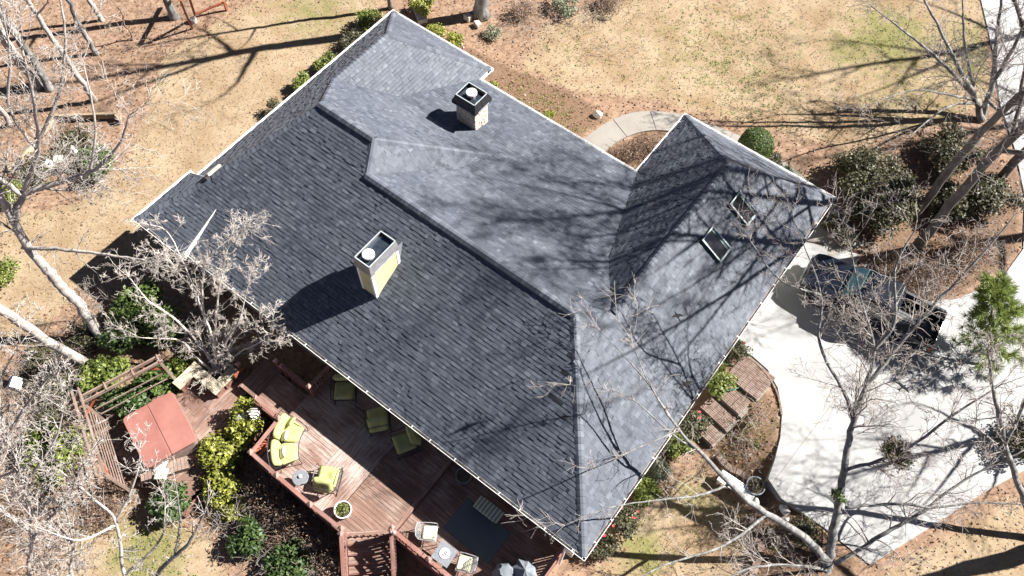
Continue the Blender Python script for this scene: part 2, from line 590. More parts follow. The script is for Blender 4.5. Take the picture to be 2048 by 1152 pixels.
LAWNS = [
 [(-9.23, 7.65), (-8.64, 12.08), (-6.5, 17.5), (-3.6, 17.2), (-1.9, 14.0), (-1.2, 10.3), (-.9, 3.9), (-1.0, .5), (-2.0, -3.2), (-1.5, -6.2), (-2.93, -6.42), (-7.58, -3.03), (-5.77, -1.29), (-5.48, 2.04), (-7.33, 5.07)],
 [(4.9, 17.9), (4.3, 20.77), (6.3, 25.46), (11, 33), (19, 40), (21.2, 36.6), (24.1, 30.4), (23.08, 27.84), (19.96, 23.3), (16.5, 21.9), (13.64, 21.0), (10.6, 20.0), (7.9, 18.2)],
 [(21.3, .7), (21.6, 4.2), (22.3, 6.2), (24.16, 5.9), (25.6, 3.9), (26.3, .5), (24.5, -3)],
 [(29.3, 6.3), (33, 13.5), (44, 24), (50, 12), (36, 2), (30.0, 4.0)],
 [(5.69, -9.67), (6.83, -7.5), (9.5, -7.0), (11.09, -7.6), (11.5, -9.5), (9.5, -13), (6.96, -12)],
]
GREENS = [((18.6, 31.2), 2.4, .6), ((17.2, 29.0), 1.5, .48), ((14.5, 27.5), 5.5, .12), ((20.8, 28.5), 3.2, .30), ((22.6, 33.0), 2.6, .5), ((8.3, -8.6), 1.5, .6), ((22.3, 2.2), 1.0, .62), ((22.8, 5.0), .9, .42), ((-5.6, 14.4), 2.4, .38), ((-8.0, -.6), 2.2, .40), ((11.5, 24.0), 4.0, .20), ((4.6, -9.0), 2.0, .3)]
MULCH = [
 [(9.0, 13.9), (13.7, 13.9), (13.7, 17.8), (14.0, 19.4), (12.9, 19.0), (11.9, 18.2), (11.1, 16.2)],
 [(4.8, 17.6), (8.2, 18.1), (10.2, 17.8), (9.6, 15.6), (6.5, 14.6), (1.0, 15.2), (1.5, 17.2)],
 [(21.2, 10.6), (23.6, 9.9), (24.4, 7.5), (24.0, 6.7), (22.4, 6.8), (21.2, 7.5)],
 [(20.9, 11.2), (21.5, 11.0), (21.4, 6), (21.1, 1.0), (20.2, -.5), (20.3, 11)],
 [(24.6, 6.5), (28.6, 6.4), (28.4, 4.6), (25.9, 3.6)],
 [(23.2, 18.0), (26.9, 18.4), (28.4, 22.6), (26.8, 27), (22.6, 26), (20.5, 21.6), (22.2, 19.4)],
]
def build_ground():
    xs = np.concatenate([[-260, -120, -60, -38], np.arange(-27, 47.01, .3), [58, 80, 130, 260]])
    ys = np.concatenate([[-260, -120, -60, -30], np.arange(-17, 47.01, .3), [58, 80, 130, 260]])
    X, Y = np.meshgrid(xs, ys)
    Z = gz(X, Y)
    Z = np.where((X < -27.5) | (X > 47.5) | (Y < -17.5) | (Y > 47.5), -.05, Z)
    nx, ny = len(xs), len(ys)
    V = np.stack([X.ravel(), Y.ravel(), Z.ravel()], 1)
    idx = np.arange(nx*ny).reshape(ny, nx)
    F = np.stack([idx[:-1, :-1].ravel(), idx[:-1, 1:].ravel(), idx[1:, 1:].ravel(), idx[1:, :-1].ravel()], 1)
    me = bpy.data.meshes.new('ground')
    me.from_pydata(V.tolist(), [], F.tolist())
    lawn = np.zeros(X.shape)
    for p in LAWNS: lawn = np.maximum(lawn, sm(sdist(X, Y, p)/1.6 + .5))
    mul = np.zeros(X.shape)
    for p in MULCH: mul = np.maximum(mul, sm(sdist(X, Y, p)/.9 + .5))
    gr = np.zeros(X.shape)
    for (c, r, s_) in GREENS: gr = np.maximum(gr, s_*np.exp(-((X-c[0])**2+(Y-c[1])**2)/(r*r)))
    for nm, a in (('lawn', lawn), ('mulch', mul*.85), ('green', gr)):
        at = me.attributes.new(nm, 'FLOAT', 'POINT')
        at.data.foreach_set('value', a.ravel().astype(np.float32))
    me.materials.append(MATS['ground'])
    me.shade_smooth()
    tag(link('ground', me), 'leaf strewn and straw coloured winter yard', None, None, 'structure')
build_ground()

def smooth_poly(pts, it=2):
    for _ in range(it):
        q = []
        n = len(pts)
        for i in range(n):
            a = pts[i]; b = pts[(i+1) % n]
            q.append((a[0]*.75+b[0]*.25, a[1]*.75+b[1]*.25))
            q.append((a[0]*.25+b[0]*.75, a[1]*.25+b[1]*.75))
        pts = q
    return pts
def slab(name, poly, z1, mat, thick=.12, label=None):
    mb = MB(); mb.prism(poly, z1-thick, z1)
    return tag(mb.build(name, mat), label, None, None, 'structure')
DRIVE = [(20.4, 10.9), (21.6, 11.15), (22.4, 11.0), (23.1, 10.55), (23.7, 9.8), (24.15, 8.8), (24.4, 7.9), (24.55, 7.1), (25.3, 6.75), (27.0, 6.75), (28.93, 6.58),
         (30.0, 8.9), (31.2, 11.6), (32.4, 13.9), (35.0, 18.5), (39, 24), (45, 30), (40, 36), (33.5, 30.5), (30.5, 30.0), (28.4, 32.3), (26.6, 36.0), (23.5, 43.0), (18.2, 41.6), (21.0, 36.9), (22.98, 33.56), (24.64, 30.26), (26.22, 28.02),
         (27.6, 25.6), (28.5, 22.9), (28.3, 20.8), (27.2, 18.8), (25.7, 17.35), (24.2, 16.85), (23.3, 17.0), (22.9, 18.2), (20.4, 17.2)]
def slab_segments():
    drive = slab('driveway', DRIVE, .022, 'concrete', .6, 'sunlit pale concrete driveway')
    # saw-cut joints, shallow dark strips inlaid in the slab
    j = MB()
    for a, b in (((20.6, 14.2), (30.9, 11.0)), ((25.6, 17.2), (24.75, 7.0)), ((29.2, 21.6), (33.2, 15.7)), ((28.1, 24.5), (37.0, 33.0))):
        j.beam((a[0], a[1], .022), (b[0], b[1], .022), .022, .006)
    j.build('expansion_joint', 'mortar', drive)
    # the curved front walk: a run of slabs with open joints
    outer = [(9.94, 15.98), (10.25, 17.5), (10.96, 18.89), (12.1, 19.8), (13.46, 20.35), (15.74, 20.75), (17.4, 20.75), (18.92, 20.5), (20.3, 20.15), (21.24, 19.83), (22.9, 18.75)]
    inner = [(11.1, 15.7), (11.35, 17.1), (11.95, 18.2), (12.8, 18.9), (13.9, 19.3), (15.75, 19.55), (17.2, 19.5), (18.5, 19.25), (19.7, 18.9), (20.6, 18.5), (22.0, 17.3)]
    def cr(p, t):
        i = min(int(t), len(p)-2); f = t-i
        a = p[max(i-1, 0)]; b = p[i]; c = p[i+1]; d = p[min(i+2, len(p)-1)]
        return tuple(.5*((2*b[k]) + (-a[k]+c[k])*f + (2*a[k]-5*b[k]+4*c[k]-d[k])*f*f + (-a[k]+3*b[k]-3*c[k]+d[k])*f**3) for k in range(2))
    root = empty('front_walk', (0, 0, 0)); tag(root, 'curved pale concrete front walk', None, None, 'structure')
    n = 8; L = len(outer)-1
    for k in range(n):
        t0 = L*k/n + .012; t1 = L*(k+1)/n - .012
        o_ = [cr(outer, t0+(t1-t0)*i/6) for i in range(7)]
        i_ = [cr(inner, t0+(t1-t0)*i/6) for i in range(7)]
        mb = MB(); mb.prism(o_ + i_[::-1], -.08, .03)
        mb.build('walk_slab', 'walk_concrete', root)
    # pad beside the garage door end
    slab('garage_apron', [(20.3, 17.15), (22.6, 18.35), (22.05, 18.9), (20.3, 18.0)], .018, 'walk_concrete', .12, 'shaded concrete strip beside garage')
slab_segments()

# ------------------------------------------------------------------ house
U, VG, UW, VM, U5, VF = 19.4085, 16.4231, 12.9557, 12.8191, 5.281, 13.5604
SL, SR, SX = .897, .539, .6549
FT, FK = .72, 1.05          # tall block: front slope and end slope
RF, PQ = .50, .26           # long block front, shallow porch slope
WL, WF = .75, .785          # garage wing: west face, front hip
XR, XF = .616, .775         # small front wing
BU0, BU1, BV0, BV1 = -.22, 2.31, -.20, 2.38   # flared rear corner
def W(u, v, z): return (u*K, v*K, z*K + Z0)
def f_rear(u, v): return SR*v + 0*u
def f_left(u, v): return SL*u + 0*v
def f_tall_front(u, v): return 3.308 - FT*(v-6.137) + 0*u
def f_tall_end(u, v): return 3.308 - FK*(u-6.145) + 0*v
def f_long_front(u, v): return 2.764 - RF*(v-5.13) + 0*u
def f_porch(u, v): return PQ*(VM-v) + 0*u
def f_right(u, v): return SX*(U-u) + 0*v
def f_wing_left(u, v): return WL*(u-UW) + 0*v
def f_wing_front(u, v): return WF*(VG-v) + 0*u
def f_x_right(u, v): return XR*(U5-u) + 0*v
def f_x_front(u, v): return XF*(VF-v) + 0*u
def f_flare_rear(u, v): return .13 + .41*(v-BV0) + 0*u
def f_flare_left(u, v): return .13 + .60*(u-BU0) + 0*v
def mn(*a):
    r = a[0]
    for b in a[1:]: r = np.minimum(r, b)
    return r
def roofz(u, v):
    u = np.asarray(u, float); v = np.asarray(v, float)
    Lb = mn(f_rear(u, v), f_left(u, v), f_tall_front(u, v), f_tall_end(u, v))
    Rb = mn(f_rear(u, v), f_left(u, v), f_long_front(u, v), f_right(u, v))
    Pb = mn(f_rear(u, v), f_left(u, v), f_porch(u, v), f_right(u, v))
    Gb = np.where(v > 4, mn(f_wing_left(u, v), f_right(u, v), f_wing_front(u, v)), -9)
    Xb = np.where(v > 6, mn(f_left(u, v), f_x_right(u, v), f_x_front(u, v)), -9)
    z = Lb
    for b in (Rb, Pb, Gb, Xb): z = np.maximum(z, b)
    e = 1e-6
    foot = (((u > -e) & (u < U+e) & (v > -e) & (v < VM+e)) | ((u > UW-e) & (u < U+e) & (v > 5) & (v < VG+e)) | ((u > -e) & (u < U5+e) & (v > 5) & (v < VF+e)))
    z = np.where(foot, z, -99)
    bx = (u > BU0-e) & (u < BU1+e) & (v > BV0-e) & (v < BV1+e)
    fl = mn(f_flare_rear(u, v), f_flare_left(u, v))
    return np.where(bx, np.maximum(z, fl), z)
# name, contour axis ('v' = courses stacked along v), eave coordinate, top coordinate, plane, range across
FACES = [
 ('rear', 'v', 0.0, 6.16, f_rear, (-.3, U+.05)),
 ('left', 'u', 0.0, 3.72, f_left, (-.1, VF+.05)),
 ('tall_front', 'v', 9.7, 6.12, f_tall_front, (0, 10)),
 ('tall_end', 'u', 8.75, 6.12, f_tall_end, (4, 10.5)),
 ('long_front', 'v', 8.6, 5.11, f_long_front, (5, U)),
 ('porch', 'v', VM, 7.7, f_porch, (0, U)),
 ('right', 'u', U, 15.1, f_right, (-.05, VG+.05)),
 ('wing_left', 'u', UW, 16.1, f_wing_left, (5, VG+.05)),
 ('wing_front', 'v', VG, 13.3, f_wing_front, (UW-.1, U+.1)),
 ('small_right', 'u', U5, 2.05, f_x_right, (6, VF+.1)),
 ('small_front', 'v', VF, 10.9, f_x_front, (-.1, U5+.1)),
 ('flare_rear', 'v', BV0, 1.7, f_flare_rear, (BU0-.05, BU1+.02)),
 ('flare_left', 'u', BU0, 1.1, f_flare_left, (BV0-.05, BV1+.02)),
]
def intervals(axis, t, fn, rng):
    w = np.arange(rng[0], rng[1], .008)
    tt = np.full(w.shape, t)
    u, v = (w, tt) if axis == 'v' else (tt, w)
    z = fn(u, v)
    rz = roofz(u, v)
    a = (np.abs(z-rz) < 2e-4) & (rz > -9)
    out = []
    i = 0
    ch = np.flatnonzero(np.diff(np.concatenate([[0], a.astype(int), [0]])))
    for s_, e_ in zip(ch[::2], ch[1::2]):
        if e_-s_ > 3: out.append((w[s_], w[e_-1]+.008))
    return out

house = empty('house', (0, 0, 0), 0, 'large single storey house under a dark grey shingle hip roof', 'house')
def cont(a, b, dt):
    return len(a) == len(b) and all(abs(x[0]-y[0]) < 3*dt+.03 and abs(x[1]-y[1]) < 3*dt+.03 for x, y in zip(a, b))
def addtab(mb, vs, fs, tone):
    # exposed face, the same-toned ramp or groove along its top, the black cut butt edge, two sides
    mb.add(vs, fs)
    mb.t.extend([tone, tone, 0.0, .1, .1, .1][:len(fs)])
def build_roof():
    rnd = random.Random(11)
    deck = MB(); rest = MB(); single = []
    camu = Vector((20.2011, -5.3453, 25.0))
    for name, ax, t0, t1, fn, rng in FACES:
        e = 1e-3
        if ax == 'v': m = float((fn(np.array([5.]), np.array([t0+.1]))-fn(np.array([5.]), np.array([t0])))[0]/.1)
        else: m = float((fn(np.array([t0+.1]), np.array([5.]))-fn(np.array([t0]), np.array([5.])))[0]/.1)
        m = abs(m)
        cs = math.cos(math.atan(m)); sn = math.sin(math.atan(m))
        sgn = 1 if t1 > t0 else -1
        step = .146/K*cs
        n = int(abs(t1-t0)/step)+1
        def P(w, t, h):
            # point on the plane lifted by h along its normal
            z = float(fn(np.array([w if ax == 'v' else t]), np.array([t if ax == 'v' else w]))[0])
            t2 = t - sgn*h/K*sn
            z2 = z + h/K*cs
            return W(w, t2, z2) if ax == 'v' else W(t2, w, z2)
        flip = (ax == 'v') != (sgn > 0)
        spans = []
        for i in range(n):
            ta = t0 + sgn*step*i
            todo = [(ta, ta + sgn*step, 0)]
            while todo:
                p_, q_, lev = todo.pop(0)
                ip = intervals(ax, p_ + sgn*e, fn, rng); iq = intervals(ax, q_ - sgn*e, fn, rng)
                if not ip and not iq and lev: continue
                ok = cont(ip, iq, abs(q_-p_))
                if ok or lev >= 5 or abs(q_-p_) < .02:
                    if not ok:
                        im = intervals(ax, (p_+q_)/2, fn, rng)
                        ip = iq = im
                    if ip: spans.append((i, p_, q_, ip, iq))
                else:
                    lo, hi = p_, q_
                    ref = len(ip)
                    for _ in range(7):
                        md = (lo+hi)/2
                        if cont(ip, intervals(ax, md, fn, rng), abs(md-p_)): lo = md
                        else: hi = md
                    if ref == 0: lo = hi
                    if abs(lo-p_) < .004: lo = p_ + (q_-p_)*.08
                    if abs(lo-q_) < .004: lo = q_ - (q_-p_)*.08
                    todo = [(p_, lo, lev+1), (lo, q_, lev+1)] + todo
        for i, tb, tt, ib, it in spans:
            for (a, b), (c, d) in zip(ib, it):
                q = [P(a, tb, 0), P(b, tb, 0), P(d, tt, 0), P(c, tt, 0)]
                if flip: q = q[::-1]
                deck.add(q, [(0, 1, 2, 3)])
                x = min(a, c) - rnd.random()*.3
                row = rnd.gauss(0, .035)
                while x < max(b, d):
                    w_ = rnd.choice((.11, .15, .18, .22, .28))/K
                    x0, x1 = x, x + w_
                    x += w_
                    B0, B1 = max(x0, a), min(x1, b)
                    T0, T1 = max(x0, c), min(x1, d)
                    if B1-B0 < .004 and T1-T0 < .004: continue
                    if B1 < B0: B0 = B1 = min(max((B0+B1)/2, a), b)
                    if T1 < T0: T0 = T1 = min(max((T0+T1)/2, c), d)
                    th = rnd.choice((.011, .014, .019, .023))
                    tone = min(max(rnd.gauss(.45, .145) + row + (.14 if rnd.random() < .12 else 0), .08), 1)
                    g = .002/K
                    lip = .012 if i == 0 else 0.0
                    away = name in ('rear', 'left', 'wing_left', 'flare_rear', 'flare_left')
                    bf = (.74 if rnd.random() < .65 else .90) if away else .74; tm = tb + (tt-tb)*bf
                    if away:
                        th *= rnd.choice((.75, 1.25, 1.35)); tone = min(max(tone + rnd.gauss(0, .10), .08), 1)
                    M0 = B0 + (T0-B0)*bf; M1 = B1 + (T1-B1)*bf
                    vs = [P(B0+g, tb - sgn*lip, .003), P(B1-g, tb - sgn*lip, .003), P(T1-g, tt, .002), P(T0+g, tt, .002), P(B0+g, tb - sgn*lip, th), P(B1-g, tb - sgn*lip, th), P(M1-g, tm, th-.003), P(M0+g, tm, th-.003)]
                    fs = [(4, 5, 6, 7), (7, 6, 2, 3), (0, 1, 5, 4), (1, 2, 6, 5), (0, 4, 7, 3)]
                    if away:   # groove added to hold a dark shadow line under the course above
                        vs += [P(M1-g, tm+sgn*.004, .002), P(M0+g, tm+sgn*.004, .002)]
                        fs = [(4, 5, 6, 7), (9, 8, 2, 3), (0, 1, 5, 4), (1, 8, 6, 5), (0, 4, 7, 9), (7, 6, 8, 9)]
                    if flip: fs = [f[::-1] for f in fs]
                    full = name == 'rear' and x0 >= max(a, c) and x1 <= min(b, d) and i > 0
                    if full:
                        dist = (Vector((x0, tb, m*tb)) - camu).length
                        single.append((dist, w_, tone, th, x0, tb, vs, fs))
                    else: addtab(rest, vs, fs, tone)
    gu = np.arange(-.2, U, .14); gv = np.arange(-.18, VG, .14)
    GU, GV = np.meshgrid(gu, gv); GZ = roofz(GU, GV)
    ok = GZ > -5
    idx = {}
    for j in range(len(gv)-1):
        for i in range(len(gu)-1):
            if ok[j, i] and ok[j, i+1] and ok[j+1, i] and ok[j+1, i+1]:
                deck.add([W(GU[a, b], GV[a, b], GZ[a, b]-.05) for a, b in ((j, i), (j, i+1), (j+1, i+1), (j+1, i))], [(0, 1, 2, 3)])
    deck.t = [.45]*len(deck.f)
    roof = deck.build('roof', 'shingle', house)
    single.sort(key=lambda s_: s_[0])
    cache = {}
    for k, (dist, w_, tone, th, x0, tb, vs, fs) in enumerate(single):
        if k >= 300:
            addtab(rest, vs, fs, tone); continue
        key = (round(w_, 3), round(th, 3), round(tone*5)/5)
        o0 = Vector(vs[0])
        if key not in cache:
            mb = MB()
            addtab(mb, [Vector(p)-o0 for p in vs], fs, key[2])
            cache[key] = mb.mesh('shingle', 'shingle')
        link('shingle', cache[key], roof, o0)
    tag(rest.build('shingle_field', 'shingle', roof), kind='stuff')
    # ridge and hip caps
    A0 = (3.68, 6.137); A1 = (6.145, 6.137)
    Bz = 2.764; Bp = (6.145 + (3.308-Bz)/FK, 5.13)
    vb = (3.308 + FT*6.137 - PQ*VM)/(FT-PQ)
    Cl = (6.145 + (3.308-PQ*(VM-vb))/FK, vb)
    H = (U - Bz/SX, 5.13)
    zg = 2.256; um = U - zg/SX; G1 = (um, VG-zg/WF); G0 = (um, 5.13 + (2.764-zg)/RF + .05)
    X1 = (2.15, VF-1.93/XF); X0 = (2.15, 6.137+(3.308-1.93)/FT)
    lines = [(A0, A1), (A1, Bp), ((Bp[0], 5.13), H), ((U, 0), H), (A0, X0), (X0, X1), ((0, VF), X1), ((U5, VF), X1), (Cl, A1), (G0, G1), ((UW, VG), G1), ((U, VG), G1), ((1.45, 1.45*SL/SR), A0), ((BU0, BV0), (BU0+.41*1.1/.6, BV0+1.1)), ((BU0+.41*1.1/.6, BV0+1.1), (1.45, 1.45*SL/SR))]
    for li, (a, b) in enumerate(lines):
        vent = .07 if li in (0, 2) else (.045 if li == 9 else 0.0)
        a = Vector(a); b = Vector(b)
        d = b-a
        L = d.length
        d.normalize()
        nrm = Vector((-d.y, d.x))
        za = float(roofz(a.x, a.y)); zb = float(roofz(b.x, b.y))
        m = (a+b)/2
        wd = .155/K
        zm = (za+zb)/2
        zl = float(roofz(m.x+nrm.x*wd, m.y+nrm.y*wd)) - zm
        zr_ = float(roofz(m.x-nrm.x*wd, m.y-nrm.y*wd)) - zm
        if zl < -5: zl = -.1
        if zr_ < -5: zr_ = -.1
        n = max(1, int(L*K/.19))
        st = L/n
        dz = (zb-za)/n
        meshes = []
        for tone in (.3, .45, .6, .78):
            mb = MB()
            ring = []
            for f_, h in ((-.18, .050), (1.0, .030)):
                p = d*st*f_; z = dz*f_
                pts = [(p + nrm*wd, z+zl, h*.6+vent), (p + nrm*wd*.3, z+zl*.3+.012, h+vent), (p - nrm*wd*.3, z+zr_*.3+.012, h+vent), (p - nrm*wd, z+zr_, h*.6+vent)]
                ring.append([Vector((q.x*K, q.y*K, zz*K + hh)) for q, zz, hh in pts])
                ring.append([Vector((q.x*K, q.y*K, zz*K + hh - .045 - vent*.95)) for q, zz, hh in pts])
            vs = ring[0] + ring[1] + ring[2] + ring[3]
            fs = []
            for i in range(3):
                fs.append((i+1, i, 8+i, 9+i))          # top
                fs.append((i, i+1, 5+i, 4+i))          # butt end
            fs += [(0, 4, 12, 8), (3, 11, 15, 7)]
            mb.add(vs, fs, tone)
            meshes.append(mb.mesh('ridge_cap_shingle', 'shingle'))
        for i in range(n):
            p = a + d*st*i
            link('ridge_cap_shingle', rnd.choice(meshes), roof, W(p.x, p.y, za+dz*i))
    return roof
roof = build_roof()

def build_house_body():
    eave = [(0, 0), (U, 0), (U, VG), (UW, VG), (UW, VM), (U5, VM), (U5, VF), (0, VF)]
    ins = .42/K
    walls = [(ins, ins), (U-ins, ins), (U-ins, VG-ins), (UW+ins, VG-ins), (UW+ins, VM-ins), (U5-ins, VM-ins), (U5-ins, VF-ins), (ins, VF-ins)]
    mb = MB(); mb.prism([(x*K, y*K) for x, y in walls], -.9, Z0-.13)
    mb.build('wall', 'siding', house)
    mb = MB(); mb.prism([(x*K, y*K) for x, y in eave], Z0-.125, Z0-.02)
    mb.build('soffit', 'white_trim', house)
    # flared corner: soffit, cheeks
    mb = MB(); z = .13*K + Z0
    mb.prism([(BU0*K, BV0*K), (BU1*K, BV0*K), (BU1*K, .4), (.4, .4), (.4, BV1*K), (BU0*K, BV1*K)], Z0-.10, z-.03)
    mb.build('flare_soffit', 'white_trim', house)
    mb = MB()
    x = BU1*K
    vtop = (.13-.41*BV0)/(SR-.41)
    tri = [(BV0, .13), (vtop, SR*vtop), (0.0, 0.0), (BV0, -.09)]
    vs = [(x+o, v*K, zz*K+Z0+ad) for o in (.0, .022) for (v, zz), ad in zip(tri, (.025, .015, -.01, 0))]
    mb.add(vs, [(3, 2, 1, 0), (4, 5, 6, 7), (0, 1, 5, 4), (2, 3, 7, 6), (1, 2, 6, 5), (3, 0, 4, 7)])
    mb.build('rake_board', 'white_metal', house)
    mb = MB()
    y = BV1*K; ut = (.13-.6*BU0)/(SL-.6)
    tri = [(BU0, .13), (ut, SL*ut), (0.0, 0.0), (BU0, -.09)]
    vs = [(u_*K, y+o, zz*K+Z0+ad) for o in (.0, .022) for (u_, zz), ad in zip(tri, (.025, .015, -.01, 0))]
    mb.add(vs, [(0, 1, 2, 3), (7, 6, 5, 4), (4, 5, 1, 0), (6, 7, 3, 2), (5, 6, 2, 1), (7, 4, 0, 3)])
    mb.build('rake_board', 'white_metal', house)
    # gutters: open trough, bracket straps across it
    runs = [((BU1+.03, 0), (U, 0), (0, -1), 0), ((U, 0), (U, VG), (1, 0), 0), ((U, VG), (UW, VG), (0, 1), 0), ((UW, VG), (UW, VM+.1), (-1, 0), 0),
            ((UW-.1, VM), (U5+.1, VM), (0, 1), 0), ((U5, VM+.02), (U5, VF), (1, 0), 0), ((U5, VF), (0, VF), (0, 1), 0), ((0, VF), (0, BV1+.06), (-1, 0), 0),
            ((BU0, BV1), (BU0, BV0), (-1, 0), .13), ((BU0, BV0), (BU1, BV0), (0, -1), .13)]
    ext = .125
    for (a, b, o, zz) in runs:
        a = Vector((a[0]*K, a[1]*K, 0)); b = Vector((b[0]*K, b[1]*K, 0)); o = Vector((o[0], o[1], 0))
        d = (b-a).normalized()
        zt = Z0 + zz*K - .012
        a2 = a - d*ext*.98 if True else a
        b2 = b + d*ext*.98
        prof = [(.002, -.0), (.002, -.115), (.095, -.115), (.125, -.05), (.125, .0), (.113, .0), (.113, -.045), (.09, -.10), (.014, -.10), (.014, .0)]
        mb = MB()
        rings = []
        for p in (a2, b2):
            rings.append([p + o*x + Vector((0, 0, zt+z)) for x, z in prof])
        mb.loft(rings)
        me = mb.mesh('gutter', 'white_metal')
        bm = bmesh.new(); bm.from_mesh(me); bmesh.ops.recalc_face_normals(bm, faces=bm.faces); bm.to_mesh(me); bm.free()
        gut = link('gutter', me, house)
        mb = MB()   # dark strip painting the shade along the bottom of the trough
        mb.beam(a2 + o*.06 + Vector((0, 0, zt-.093)), b2 + o*.06 + Vector((0, 0, zt-.093)), .086, .012)
        mb.build('gutter_shade_strip', 'gutter_shade', gut)
        L = (b-a).length
        n = max(1, int(L/.92))
        hm = MB()
        hm.beam(Vector((0, 0, 0)) - o*.05, o*.122, .028, .006)
        hme = hm.mesh('gutter_hanger', 'white_metal')
        rr = random.Random(int(L*100))
        for i in range(n):
            p = a + d*(L*(i+.5)/n + rr.uniform(-.12, .12))
            link('gutter_hanger', hme, gut, p + Vector((0, 0, zt+.012)) + o*0.0)
    # downspouts at two corners
    for (x, y) in ((U*K+.06, VM*K-5.2), (U*K-.3, -.05)):
        mb = MB()
        mb.tube([(x, y, Z0-.1), (x-.12, y, Z0-.35), (x-.32, y, Z0-.6), (x-.32, y, -.2)], .045, 8)
        mb.build('downspout', 'white_metal', house)
    # low vent hood by the left eave
    vent = MB()
    c = Vector(W(1.30, 2.62, 1.30*SL)); tl = -math.atan(SL)
    vent.box(c + Vector((-.05, 0, .09)), (.30, .62, .10), 0, 0, tl)
    vo = vent.build('roof_vent', 'tan_board', house, bevel=.012)
    mb = MB(); mb.box(c + Vector((.02, -.40, .08)), (.26, .16, .09), 0, 0, tl)
    mb.build('vent_mouth', 'black_metal', vo)
build_house_body()

def build_skylights():
    nrm_a = math.atan(SX)
    for v0, v1 in ((10.48, 11.20), (12.35, 13.08)):
        u0, u1 = 16.70, 17.58
        c = Vector(W((u0+u1)/2, (v0+v1)/2, SX*(U-(u0+u1)/2)))
        rot = Matrix.Rotation(nrm_a, 4, 'Y')
        lx = (u1-u0)*K/math.cos(nrm_a); ly = (v1-v0)*K
        sk = MB()
        h = .13
        for s_ in (-1, 1):
            sk.box((s_*(lx/2-.035), 0, h/2), (.07, ly, h))
            sk.box((0, s_*(ly/2-.035), h/2), (lx-.142, .07, h))
        o = sk.build('skylight', 'skylight_frame', house, bevel=.008)
        o.matrix_local = Matrix.Translation(c) @ rot
        t = MB()
        for s_ in (-1, 1):
            t.box((s_*(lx/2-.02), 0, h+.006), (.05, ly+.03, .014))
            t.box((0, s_*(ly/2-.02), h+.006), (lx-.06, .05, .014))
        t.build('skylight_flashing', 'skylight_trim', o)
        g = MB(); g.box((0, 0, h*.62), (lx-.145, ly-.145, .012))
        g.build('pane', 'skylight_glass', o)
        b = MB()
        b.box((0, ly/2-.12, h*.62+.016), (lx-.15, .09, .02)); b.build('sash', 'skylight_frame', o)
build_skylights()

